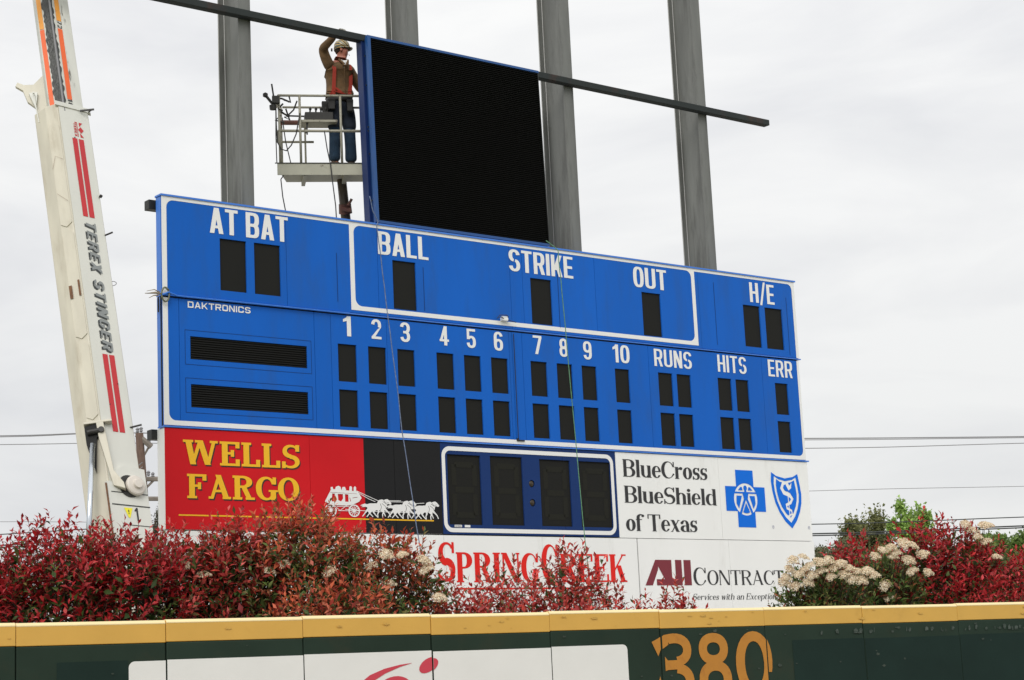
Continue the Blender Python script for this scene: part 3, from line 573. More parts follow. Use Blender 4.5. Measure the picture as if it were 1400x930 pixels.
for x0, y0 in ((500, 312), (755, 318), (992, 322)):
    CO += horse(x0 - 42, y0 + 4, .96); CO += horse(x0, y0)
    for L in ([(150, 42), (160, 80), (150, 110)], [(165, 40), (200, 70), (208, 98)], [(185, 8), (205, 35), (235, 30)], [(176, 20), (215, 48)]):
        CS += [[cpt(x0 + x, y0 + y) for x, y in q] for q in stroke(L, 4)]
sheet('stagecoach_emblem', CO, CS, vinyl_white, bank, FR(), off=.009, label='white stagecoach drawn by galloping horses')

clock = empty('clock_panel', BM(), 'navy scoreboard clock panel with four large dark digits and a white rounded border', 'clock')
CD = [(4.518, -4.288, 5.115, -3.275), (5.294, -4.283, 5.891, -3.270), (6.221, -4.283, 6.811, -3.283), (6.990, -4.284, 7.615, -3.283)]
m = MB(); m.box(4.402, 7.73, .06, .205, -4.425, -3.112); m.build('cabinet_box', navy, clock)
m = MB(); m.box(4.402, 7.73, .034, .06, -4.425, -3.112); m.build('inner_liner', dark, clock)
sheet('face_panel', [rect(4.402, -4.425, 6.668, -3.114)], [rect(*w) for w in CD[:3]] + [ell(6.058, z, .055, .055, 20) for z in (-3.658, -3.94)], navy, clock, FR(), off=0, thick=.022)
sheet('face_panel', [rect(6.674, -4.425, 7.73, -3.114)], [rect(*w) for w in CD[2:]], navy, clock, FR(), off=0, thick=.022)
for w in CD:
    d = seg_digit(w[0], w[2], w[1], w[3], clock)
    a, b, c, e_ = w[0] + .12, w[2] - .10, w[1] + .10, w[3] - .10; mm = (c + e_) / 2; s_ = .085
    sg = [rect(a + .02, e_ - s_, b - .02, e_), rect(a + .02, mm - s_ / 2, b - .02, mm + s_ / 2), rect(a + .02, c, b - .02, c + s_)]
    for x_ in (a - .04, b - s_ + .04): sg += [rect(x_, mm + .06, x_ + s_, e_ - .04), rect(x_, c + .04, x_ + s_, mm - .06)]
    for q in sg: sheet('digit_segment', [q], [], digit_seg, d, FR((0, .022, 0)), off=.003)
for z in (-3.658, -3.94):
    m = MB(); m.lathe([(.052, 0), (.045, .012), (.02, .02)], 18, (6.058, .020, z), (0, -1, 0)); m.build('colon_lamp', lens_brown, clock, smooth=True)
sheet('white_border', [rrect(4.418, -4.398, 7.680, -3.162, .14)], [rrect(4.478, -4.338, 7.620, -3.222, .09)], vinyl_white, clock, FR(), off=.004)
for a, b, tx in ((4.60, 4.73, 'DAKTRONICS'), (4.78, 4.88, None)):
    sheet('maker_sticker', [rect(a, -4.325, b, -4.292)], [], vinyl_white, clock, FR(), off=.007)
    if tx: letters('sticker_lettering', word(tx, (a + .012, -4.318, b - .012, -4.300), W=.8, s=.2, h=.2, gap=.17), black_ink, clock, FR(), off=.009)

blu = sign_thing('white sign reading BlueCross BlueShield of Texas with a blue cross and a blue shield')
m = MB(); m.box(7.736, 12.02, .012, .205, -4.435, -3.112); m.build('sign_box', white, blu)
for a, b in ((7.736, 9.93), (9.936, 12.02)): sheet('sign_panel', [rect(a, -4.435, b, -3.114)], [], white, blu, FR(), off=0, thick=.011)
cs = dict(font=serif, k=.15, t=.05, f=.03, l=.035, cw=1.0, xh=.70, gap=.025)
for tx, bx_ in (('BlueCross', (7.872, -3.490, 9.675, -3.218)), ('BlueShield', (7.874, -3.893, 9.838, -3.630)), ('of Texas', (7.876, -4.327, 9.381, -4.064))):
    letters('lettering', word(tx, bx_, space=.20, **cs), black_ink, blu, FR(), off=.004, label='black serif words ' + tx)
# cross with a figure in a circle
cx, cy = 10.507, -3.772
A_ = [rect(10.305, -4.232, 10.705, -3.300), rect(10.055, -3.972, 10.957, -3.570)]
sheet('cross_emblem', A_, [ell(cx, cy - .005, .266, .262, 40)], emblem_blue, blu, FR(), off=.004)
def c2(x, y): return (cx + x * .266, cy - .005 + y * .262)
disc = [c2(math.cos(2 * math.pi * k / 40), math.sin(2 * math.pi * k / 40)) for k in range(40)]
fig = [[c2(*p) for p in q] for q in [
    [(-1.1, .36), (1.1, .36), (1.1, .46), (-1.1, .46)],                       # arms
    [(-.25, .40), (.25, .40), (.16, -.02), (-.16, -.02)], [(-.09, .4), (.09, .4), (.09, .62), (-.09, .62)],
    [(-.17, .02), (.02, .02), (-.50, -1.05), (-.62, -.9)], [(.17, .02), (-.02, .02), (.50, -1.05), (.62, -.9)]]] + [[c2(*p) for p in ell(0, .70, .15, .17, 14)]]
cut = [[c2(*p) for p in q] for q in [
    [(-.62, .56), (-.22, .56), (-.30, .78), (-.42, .76)], [(.62, .56), (.22, .56), (.30, .78), (.42, .76)],
    [(-.78, .22), (-.32, .22), (-.62, -.58), (-.82, -.25)], [(.78, .22), (.32, .22), (.62, -.58), (.82, -.25)],
    [(0, -.22), (.30, -.80), (.12, -.86), (-.12, -.86), (-.30, -.80)]]]
sheet('figure_emblem', fig + cut, [], emblem_blue, blu, FR(), off=.006, clips=[disc])
# shield with staff and serpent
SHL = [(0.0, 1.0), (.18, .935), (.5, .895), (.82, .93), (1.0, .985), (1.06, .80), (1.10, .62), (1.08, .46), (1.0, .30), (.86, .14), (.66, 0.0), (.42, .12), (.22, .28), (.08, .46), (0.0, .66), (-.03, .84)]
def shp(x, y): return (11.137 + x * .622, -4.232 + y * .925)
def inset(L, s_, cx=.54, cy=.62): return [(cx + (x - cx) * s_, cy + (y - cy) * (s_ + (.02 if y < .3 else 0))) for x, y in L]
outer = [shp(*p) for p in SHL]; i1 = [shp(*p) for p in inset(SHL, .82)]; i2 = [shp(*p) for p in inset(SHL, .68)]
sheet('shield_emblem', [outer], [i1], emblem_blue, blu, FR(), off=.004)
sn = [(.74, .80), (.66, .74), (.56, .82), (.42, .80), (.36, .72), (.44, .64), (.64, .60), (.74, .53), (.66, .46), (.50, .42), (.52, .36), (.68, .32), (.70, .26), (.56, .22), (.56, .17), (.66, .13)]
snk = stroke([shp(*p) for p in sn], [.02, .05, .05, .06, .07, .075, .075, .06, .055, .05, .045, .04, .035, .03, .025, .012])
stf = [[shp(.595, .10), shp(.625, .08), shp(.60, .66), shp(.565, .66)], [shp(.52, .78), shp(.60, .84), shp(.66, .77), (shp(.76, .83)), shp(.72, .72), shp(.62, .68)]]
sheet('shield_centre', [i2], snk + stf, emblem_blue, blu, FR(), off=.004)
for u, v in ((11.10, -4.215), (12.0 - .05, -4.215)):
    sheet('registered_mark', ring(u, v, .026, .026, .006, .006, .006, .006, seg=8) + [rect(u - .008, v - .012, u - .002, v + .012), rect(u - .002, v, u + .008, v + .012)], [], gray_ink, blu, FR(), off=.004)

spr = sign_thing('white sign reading SPRING CREEK in red serif capitals, half hidden by red shrubs')
m = MB(); m.box(.010, 8.078, .012, .205, -5.90, -4.442); m.build('sign_box', white, spr)
for a, b in ((.012, 2.197), (2.203, 4.40), (4.406, 6.20), (6.206, 8.078)): sheet('sign_panel', [rect(a, -5.90, b, -4.444)], [], white, spr, FR(), off=0, thick=.011)
sc_ = dict(font=serif, k=.185, t=.06, f=.05, l=.04, gap=.045)
letters('lettering', word('S', (4.279, -5.10, 4.585, -4.540), **sc_), red_ink, spr, FR(), off=.004, label='large red initial S')
letters('lettering', word('PRING', (4.60, -5.11, 6.10, -4.683), **sc_), red_ink, spr, FR(), off=.004, label='red letters PRING')
letters('lettering', word('C', (6.165, -5.11, 6.48, -4.55), **sc_), red_ink, spr, FR(), off=.004, label='large red initial C')
letters('lettering', word('REEK', (6.52, -5.11, 7.83, -4.690), **sc_), red_ink, spr, FR(), off=.004, label='red letters REEK')
sheet('underline', [rect(4.61, -5.212, 7.24, -5.188)], [], red_ink, spr, FR(), off=.004)

m = MB(); m.box(8.0785, 8.0975, .014, .2, -5.90, -4.442); m.build('joint_strip', dark, spr)
aui = sign_thing('white sign reading AUI CONTRACTORS with maroon block initials, right end of the bottom row')
m = MB(); m.box(8.098, 12.04, .012, .205, -5.90, -4.442); m.build('sign_box', white, aui)
for a, b in ((8.10, 10.05), (10.056, 12.04)): sheet('sign_panel', [rect(a, -5.90, b, -4.444)], [], white, aui, FR(), off=0, thick=.011)
def ap(x, y): return (8.205 + x * .98, -5.162 + y * .394)
A1 = [[ap(0, 0), ap(.155, 0), ap(.285, .62), ap(.30, 1), ap(.235, 1)], [ap(.235, 1), ap(.43, 1), ap(.60, .25), ap(.60, 0), ap(.245, 0), ap(.245, .24), ap(.42, .24), ap(.30, .70)],
      [ap(.43, 1), ap(.58, 1), ap(.58, 0), ap(.43, 0)], [ap(.5, 0), ap(.80, 0), ap(.80, .25), ap(.5, .25)], [ap(.66, 1), ap(.80, 1), ap(.80, 0), ap(.66, 0)], [ap(.845, 1), ap(1, 1), ap(1, 0), ap(.845, 0)]]
sheet('initials_emblem', A1, [[ap(.60, .33), ap(.645, .33), ap(.645, 1.1), ap(.60, 1.1)]], maroon_ink, aui, FR(), off=.004, label='maroon block initials AUI')
cc = dict(font=serif, k=.13, t=.045, f=.035, l=.035, gap=.04)
letters('lettering', word('C', (9.228, -5.165, 9.50, -4.882), **cc), black_ink, aui, FR(), off=.004, label='large black initial C')
letters('lettering', word('ONTRACTORS', (9.53, -5.160, 11.98, -4.925), **cc), black_ink, aui, FR(), off=.004, label='black small capitals ONTRACTORS')
letters('tagline', word('Services with an Exceptional Team', (9.18, -5.392, 11.60, -5.295), font=serif, k=.12, t=.045, f=.03, l=.03, gap=.06, space=.28, slant=.18), black_ink, aui, FR(), off=.004, label='small black slanted line of words')

# ------------------------------------------------------------------ supports
for u, lb in ((1.43, 'grey steel column rising behind AT BAT, leftmost of the four'), (4.36, 'grey steel column behind the left half of the black video display'), (7.39, 'grey steel column along the right edge of the black video display'), (10.36, 'grey steel column rising behind the OUT panel, rightmost of the four')):
    c = empty('steel_column', BM(u, .35, -8.433), lb, 'column', 'steel columns behind the scoreboard')
    H = 19.0
    m = MB(); m.box(0, .20, 0, .022, 0, H); m.build('front_flange', column_paint, c)
    m = MB(); m.box(.092, .106, .022, .548, 0, H); m.build('web', column_paint, c)
    m = MB(); m.box(0, .20, .548, .57, 0, H); m.build('back_flange', column_paint, c)
    m = MB()
    for yy in (.030, .540): m.tube([(.086, yy, .04), (.086, yy, H)], .008, 5)
    m.tube([(-.001, .559, .04), (-.001, .559, H)], .009, 5); m.build('edge_highlight', mat('highlight_grey', (.34, .34, .33), .5, metal=.3), c)  # pale tubes added to draw the thin highlight along web and flange
    m = MB(); m.box(-.12, .32, -.1, .67, 0, .03); m.build('base_plate', column_paint, c)
m = MB()
bm_ = empty('steel_beam', BM(0, .21, 2.83), 'long dark steel beam across the columns, running behind the video display', 'beam')
m.box(-4.5, 11.95, 0, .135, 0, .10); m.build('box_section', beam_paint, bm_, bevel=.006)
m = MB(); m.box(11.951, 11.955, .008, .127, .008, .092); m.build('end_cap', black_steel, bm_)
for z, lb in ((-.155, 'black square tube showing at the top left corner behind the scoreboard'), (-3.24, 'black square tube showing at the left between the blue cabinet and the red sign'), (-5.7, 'black square tube behind the lowest row of signs')):
    rl = empty('support_rail', BM(0, .207, z), lb, 'rail', 'rails behind the scoreboard')
    m = MB(); m.box(-.07, 12.0, 0, .13, .0, .13); m.build('square_tube', black_steel, rl, bevel=.004)

# ------------------------------------------------------------------ video display, tipped slightly back
vd = empty('video_display', BM(3.43, -.0, .035) @ Matrix.Rotation(R(-1.4), 4, 'X'), 'large blank black video display in a blue frame standing above the scoreboard', 'display')
LWd, LH = 3.225, 2.84
m = MB(); m.box(0, .055, 0, .05, 0, LH); m.box(.055, LWd, 0, .05, LH - .035, LH); m.box(.055, LWd, .02, .05, 0, .04)
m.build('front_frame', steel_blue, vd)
m = MB(); m.box(LWd - .012, LWd - .001, .012, .05, .041, LH - .036); m.build('edge_trim', black_steel, vd)
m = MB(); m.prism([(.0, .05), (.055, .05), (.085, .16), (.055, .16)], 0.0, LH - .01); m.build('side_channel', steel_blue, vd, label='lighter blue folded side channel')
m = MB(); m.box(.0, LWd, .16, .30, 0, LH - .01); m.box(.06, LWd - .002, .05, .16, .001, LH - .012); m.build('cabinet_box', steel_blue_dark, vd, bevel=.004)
m = MB()
for z in (.35, 1.05, 1.4, 1.46, 2.1, 2.55): m.lathe([(.012, 0), (.012, .012)], 8, (.02, .11, z), (-1, -.25, 0))
m.build('side_bolts', black_steel, vd, kind='stuff')
m = MB(); m.box(.055, LWd - .012, .036, .049, .04, LH - .035); m.build('screen_face', led_black, vd)
nx_, nz_ = 6, 5
for i in range(nx_):
    for j in range(nz_):
        w_ = (LWd - .067) / nx_; h_ = (LH - .075) / nz_; x0 = .055 + i * w_; z0 = .04 + j * h_; m = MB(); n = 18
        for k in range(n):
            z = z0 + h_ * (k + .5) / n; h = h_ / n; a, b = x0 + .002, x0 + w_ - .002
            m.poly([(a, .034, z + h * .28), (b, .034, z + h * .28), (b, .010, z + h * .02), (a, .010, z + h * .02), (a, .034, z + h * .10), (b, .034, z + h * .10), (b, .012, z - h * .12), (a, .012, z - h * .12)],
                   [(0, 3, 2, 1), (4, 5, 6, 7), (3, 7, 6, 2), (0, 4, 7, 3), (1, 2, 6, 5)])
        m.build('display_module', led_slat, vd)

# ------------------------------------------------------------------ ropes, shackle
def rope(name, pts, r, m, label, cat='rope'):
    pts = [Vector(p) for p in pts]
    P = []
    for a, b in zip(pts[:-1], pts[1:]):
        for k in range(4): P.append(a.lerp(b, k / 4) + Vector((random.uniform(-1, 1), random.uniform(-1, 1), 0)) * r * .5)
    P.append(pts[-1]); b0 = pts[0].copy(); mb = MB(); mb.tube([p - b0 for p in P], r, 6)
    o = mb.build(name, m, None, smooth=True); o.location = b0
    return tag(o, label, cat)
def bp(u, off, v): return BO + eB * u - aB * off + Vector((0, 0, v))
rope('hanging_rope', [bp(3.33, .0, .40), bp(3.36, .03, .18), bp(3.44, .03, .03), bp(3.40, .05, -.03), bp(3.4, .13, -.53), bp(3.4, .245, -1.37), bp(3.4, .415, -2.44), bp(3.4, .5, -3.07), bp(3.4, .66, -3.9), bp(3.4, .79, -4.56), bp(3.4, 1.15, -6.4), bp(3.4, 1.6, -8.42)], .0075, rope_blue, 'blue-grey rope hanging from the lower left corner of the video display')
rope('hanging_rope', [bp(6.55, .03, .10), bp(6.62, .12, .0), bp(6.6, .24, -.09), bp(6.6, .28, -.76), bp(6.6, .33, -1.55), bp(6.6, .42, -3.02), bp(6.6, .51, -4.55), bp(6.6, .7, -6.5), bp(6.6, .9, -8.42)], .007, rope_green, 'green rope hanging from the lower right corner of the video display')
sk = empty('shackle', BM(.0, -.05, -1.36), 'greenish steel shackle with frayed rope ends at the left edge between the cabinets', 'shackle')
m = MB(); m.tube([(.02 + .055 * math.cos(a), .0, .095 * math.sin(a)) for a in [R(x) for x in range(60, 415, 20)]], .012, 8); m.tube([(.03, 0, .09), (.065, 0, .06)], .016, 8); m.build('bow', shackle_mat, sk, smooth=True)
m = MB(); m.tube([(-.05, 0, .0), (-.12, .0, .01), (-.22, .01, -.005), (-.27, .01, -.01)], [.012, .016, .007, .005], 7); m.tube([(-.08, 0, -.02), (-.15, .0, -.03), (-.22, .0, -.07)], [.011, .007, .003], 6); m.tube([(-.07, -.01, .02), (-.14, .0, .05), (-.25, .0, .02)], [.009, .006, .003], 6)
m.build('frayed_ends', rope_tan, sk, smooth=True)
m = MB(); m.tube([(-.03, -.005, -.01), (.06, -.01, .03), (.20, .012, .0), (2.9, .012, -.002)], .012, 6); m.build('strap', blue_side, sk)
m = MB(); m.box(-.035, -.02, .1, .12, -.22, -.02); m.build('strap_end', black_steel, sk)

# ------------------------------------------------------------------ outfield wall of padded panels
def WM(u=0, y=0, v=0): return frameM(WO + eW * u + aW * y + Vector((0, 0, v)), eW, aW, Vector((0, 0, 1)))
wall = empty('outfield_wall', WM(0, 0, -2.44), 'dark green padded outfield wall with a yellow top band, a white banner and the number 380', 'wall')
cutsW = [-8.6 - 1.24 * k for k in range(6, 0, -1)] + [-8.6, -7.36, -6.12, -4.88, -3.665, -2.458, -1.231, 0, 1.231, 2.497, 3.775, 5.107, 6.40, 7.69, 8.98] + [8.98 + 1.28 * k for k in range(1, 7)]
G380 = []
def numeral(fn, box):
    a, b = fn; f = lambda p: [(box[0] + u * (box[2] - box[0]), box[1] + v * (box[3] - box[1])) for u, v in p]
    return [f(p) for p in a], [f(p) for p in b]
# 3 with flared ends, 8 and 0
a3 = ring(.50, .755, .50, .255, .24, .24, .15, .15, -80, 118, 2.2) + ring(.52, .27, .52, .28, .24, .25, .15, .15, -170, 85, 2.2)
a3 += [[(.30, .455), (.62, .46), (.62, .60), (.30, .60), (.22, .66), (.22, .44)], [(-.13, .88), (.04, .66), (.12, .76), (.34, .84), (.34, 1.0), (.22, .99), (.06, .93)], [(.0, .24), (-.06, .0), (.1, .04), (.2, .1), (.1, .22), (.06, .36)]]
a8 = ring(.48, .755, .45, .245, .25, .25, .145, .145, 0, 360, 2.2) + ring(.50, .28, .50, .29, .26, .26, .155, .155, 0, 360, 2.2)
a0 = ring(.50, .50, .50, .50, .24, .24, .155, .155, 0, 360, 2.1)
for fn, bx_ in (((a3, []), (1.175, -.832, 1.578, -.228)), ((a8, []), (1.655, -.832, 2.045, -.228)), ((a0, []), (2.105, -.835, 2.56, -.222))): G380.append(numeral(fn, bx_))
BAN = rrect(-3.98, -1.60, .842, -.315, .05, 5)
SW = stroke([(-2.06, -.74), (-1.95, -.62), (-1.83, -.53), (-1.70, -.475), (-1.55, -.435), (-1.437, -.416)], [.02, .075, .06, .04, .018, .002]) + [ell(-1.272, -.438, .102, .055, 24, 28), ell(-1.62, -.66, .19, .135, 28, 15)] \
     + stroke([(-1.45, -.60), (-1.25, -.72), (-1.3, -.9), (-1.6, -1.05), (-2.0, -1.0)], [.02, .06, .09, .06, .01])
PAT = [[rect(-4.56, -1.7, -3.985, -.305)], [rect(2.83, -1.8, 8.9, -.322)]]
for i, (a, b) in enumerate(zip(cutsW[:-1], cutsW[1:])):
    dz = [0, .004, .0, -.003, .002, .008, -.002, .006, .0, .002, -.004, .003, .006, 0][(i - 6) % 14]; dy = [0, .004, 0, .006, .002, .007, 0, .005, .001, .006, .002, .005, 0, .004][(i - 6) % 14]
    pad = bpy.data.objects.new('wall_pad', None)
    m = MB(); z1 = 2.44 + dz; g_ = .004
    m.box(a + g_, b - g_, dy, .10 + dy, .02, z1 - .176)
    pad = m.build('wall_pad', pad_green, wall, bevel=.010)
    m = MB(); m.prism([(dy - .001, z1 - .174), (dy - .001, z1 - .030), (dy + .006, z1 - .012), (dy + .022, z1), (dy + .12, z1), (dy + .12, z1 - .174)], a + g_ * .6, b - g_ * .6, 'x')
    m.build('yellow_top_band', band_yellow, pad, bevel=.005)
    m = MB(); m.prism([(dy - .002, z1 - .026), (dy - .002, z1 - .018), (dy + .016, z1 + .003), (dy + .05, z1 + .003), (dy + .05, z1 - .0)], a + g_ * .6 + .002, b - g_ * .6 - .002, 'x'); m.build('top_edge_seam', cap_cream, pad)
    clip = [rect(a + .006, -2.3, b - .006, 0)]
    fr = FR((0, dy, 2.44 + dz))
    sheet('banner_piece', [BAN], [], banner_white, pad, fr, off=.004, clips=clip)
    sheet('banner_swoosh', SW, [], banner_red, pad, fr, off=.007, clips=clip)
    for P in PAT: sheet('repainted_patch', P, [], pad_patch, pad, fr, off=.003, clips=clip)
    if b > 1 and a < 2.7:
        fr2 = FR((0, dy, 2.44 + dz + (.022 if a > 2.4 else 0)))
        letters('numeral_paint', G380, ochre, pad, fr2, off=.005, clips=[rect(a + .012, -2.3 if a < 2.4 else -.64, b - .006, 0)], label='ochre painted part of the number 380')
m = MB(); m.box(cutsW[0], cutsW[-1], .125, .17, 0, 2.40); m.build('backing_board', wood_grey, wall)
# worn traces of removed lettering on the right pads
sm = []
rs = random.Random(5)
for x0, x1, d in ((2.95, 4.35, .25), (4.35, 5.5, .55), (5.55, 6.9, .8), (6.9, 8.0, .6)):
    x = x0
    while x < x1:
        w_ = rs.uniform(.012, .06)
        if rs.random() < d:
            y0 = -.285 + rs.uniform(0, .02); hh = rs.uniform(.015, .055)
            pts_ = [(x + rs.uniform(0, .01), y0), (x + w_ * rs.uniform(.5, 1), y0 + rs.uniform(-.006, .006)), (x + w_, y0 + hh * rs.uniform(.4, .8)), (x + w_ * .6, y0 + hh), (x + rs.uniform(0, .01), y0 + hh * rs.uniform(.6, 1))]
            sm.append(pts_)
        x += w_ + rs.uniform(.004, .03)
residue = mat('glue_residue', (.058, .078, .066), .6, var=.3, vscale=30, dirt=(.025, .041, .031), dscale=35, dpos=(.45, .55))
sheet('glue_residue', sm, [], residue, wall, FR((0, 0, 2.44)), off=.0045)

scm = []
for k in range(46):
    cu_, cv_ = rs.uniform(-5, 7.5), rs.uniform(-.66, -.19); rr_ = rs.uniform(.006, .022)
    if -4.02 < cu_ < .9 and cv_ < -.30: continue
    scm.append([(cu_ + rr_ * (1 + .5 * rs.random()) * math.cos(a), cv_ + rr_ * (.4 + .5 * rs.random()) * math.sin(a)) for a in [2 * math.pi * j / 9 for j in range(9)]])
sheet('scuff_marks', scm, [], mat('scuff', (.05, .066, .052), .7, dirt=(.022, .038, .028), dscale=60, dpos=(.42, .55)), wall, FR((0, 0, 2.44)), off=.0038)
scm = []
for k in range(26):
    cu_, cv_ = rs.uniform(-5, 7.5), rs.uniform(-.15, -.04); rr_ = rs.uniform(.006, .03)
    scm.append([(cu_ + rr_ * (1 + .7 * rs.random()) * math.cos(a), cv_ + rr_ * (.2 + .3 * rs.random()) * math.sin(a)) for a in [2 * math.pi * j / 9 for j in range(9)]])
sheet('scuff_marks', scm, [], mat('band_scuff', (.46, .27, .06), .7, dirt=(.60, .36, .075), dscale=60, dpos=(.42, .55)), wall, FR((0, 0, 2.44)), off=.0048)

# ------------------------------------------------------------------ foliage
def leaves_mesh(name, B_, D, Nn, L, Wd, C, m, parent, bend=.22):
    """one mesh of folded, drooping leaves. arrays: base, direction, normal, length, width, colour"""
    D = D / np.linalg.norm(D, axis=1, keepdims=True); Sd = np.cross(D, Nn); Sd /= np.linalg.norm(Sd, axis=1, keepdims=True) + 1e-9; Nn = np.cross(Sd, D)
    L = L[:, None]; Wd = Wd[:, None]
    v = np.stack([B_, B_ + D * L * .45 + Sd * Wd * .5 + Nn * L * .04, B_ + D * L * .5 - Nn * L * .02, B_ + D * L * .45 - Sd * Wd * .5 + Nn * L * .04, B_ + D * L * .97 - Nn * L * bend], 1)
    n = len(B_); V_ = v.reshape(-1, 3); f = np.array([(0, 1, 2), (0, 2, 3), (1, 4, 2), (2, 4, 3)]); F = (f[None] + (np.arange(n) * 5)[:, None, None]).reshape(-1, 3)
    me = bpy.data.meshes.new(name); me.vertices.add(len(V_)); me.vertices.foreach_set('co', V_.astype(np.float32).ravel())
    me.loops.add(F.size); me.loops.foreach_set('vertex_index', F.astype(np.int32).ravel()); me.polygons.add(len(F)); me.polygons.foreach_set('loop_start', (np.arange(len(F)) * 3).astype(np.int32))
    me.update(calc_edges=True); me.validate()
    at_ = me.attributes.new('leaf_color', 'FLOAT_COLOR', 'POINT'); cc_ = np.ones((n, 5, 4), np.float32); cc_[:, :, :3] = C[:, None, :]; at_.data.foreach_set('color', cc_.ravel())
    return link(name, me, m, parent)
def rnd(n): return RNG.normal(size=(n, 3))
PAL = {
 'crimson': [((.46, .025, .030), .46), ((.29, .013, .018), .24), ((.62, .085, .09), .20), ((.16, .10, .04), .06), ((.08, .13, .04), .04)],
 'rust': [((.52, .115, .050), .42), ((.36, .055, .034), .22), ((.66, .20, .12), .20), ((.17, .15, .05), .10), ((.09, .14, .04), .06)],
 'brick': [((.54, .068, .050), .44), ((.36, .030, .030), .24), ((.68, .14, .12), .18), ((.16, .12, .045), .08), ((.08, .13, .04), .06)],
 'green': [((.12, .17, .045), .45), ((.07, .115, .03), .25), ((.20, .20, .06), .18), ((.34, .11, .05), .12)],
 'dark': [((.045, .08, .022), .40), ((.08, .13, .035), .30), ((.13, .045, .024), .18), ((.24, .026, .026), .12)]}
def pick(pal, n):
    cs_ = np.array([c for c, _ in PAL[pal]]); w_ = np.array([w for _, w in PAL[pal]]); w_ = w_ / w_.sum()
    c = cs_[RNG.choice(len(cs_), n, p=w_)]; return np.clip(c * RNG.uniform(.72, 1.3, (n, 1)) * RNG.uniform(.9, 1.1, (n, 3)), 0, 1)
GT = {'crimson': .52, 'brick': .22, 'rust': .02, 'green': 9, 'dark': 9}
def corymb(seed):
    r_ = np.random.default_rng(seed); P_ = []
    for k in range(8):                                   # several small domes make one head
        a = k * 2.4; q = .060 * math.sqrt(k / 8); c_ = np.array([math.cos(a) * q, math.sin(a) * q, .05 - q * q * 7]); u = r_.normal(size=(90, 3)); u /= np.linalg.norm(u, axis=1, keepdims=True)
        u[:, 2] = np.abs(u[:, 2]) * 1.0 - .25 * (r_.random(90) < .4); P_.append((c_ + u * np.array([.031, .031, .027]), u))
    B_ = np.concatenate([p for p, _ in P_]); U_ = np.concatenate([u for _, u in P_]); n = len(B_)
    D = np.cross(U_, r_.normal(size=(n, 3))) + U_ * .25; Nn = U_ + r_.normal(size=(n, 3)) * .25
    base = np.array([(.82, .71, .51), (.84, .76, .60), (.74, .58, .39), (.74, .50, .38)])[r_.choice(4, n, p=[.42, .33, .15, .10])]
    o = leaves_mesh('flower_cluster', B_, D, Nn, r_.uniform(.011, .017, n), r_.uniform(.009, .014, n), base, petal_m, None, bend=.1)
    me = o.data; bpy.data.objects.remove(o); return me
CORY = [corymb(k) for k in range(4)]

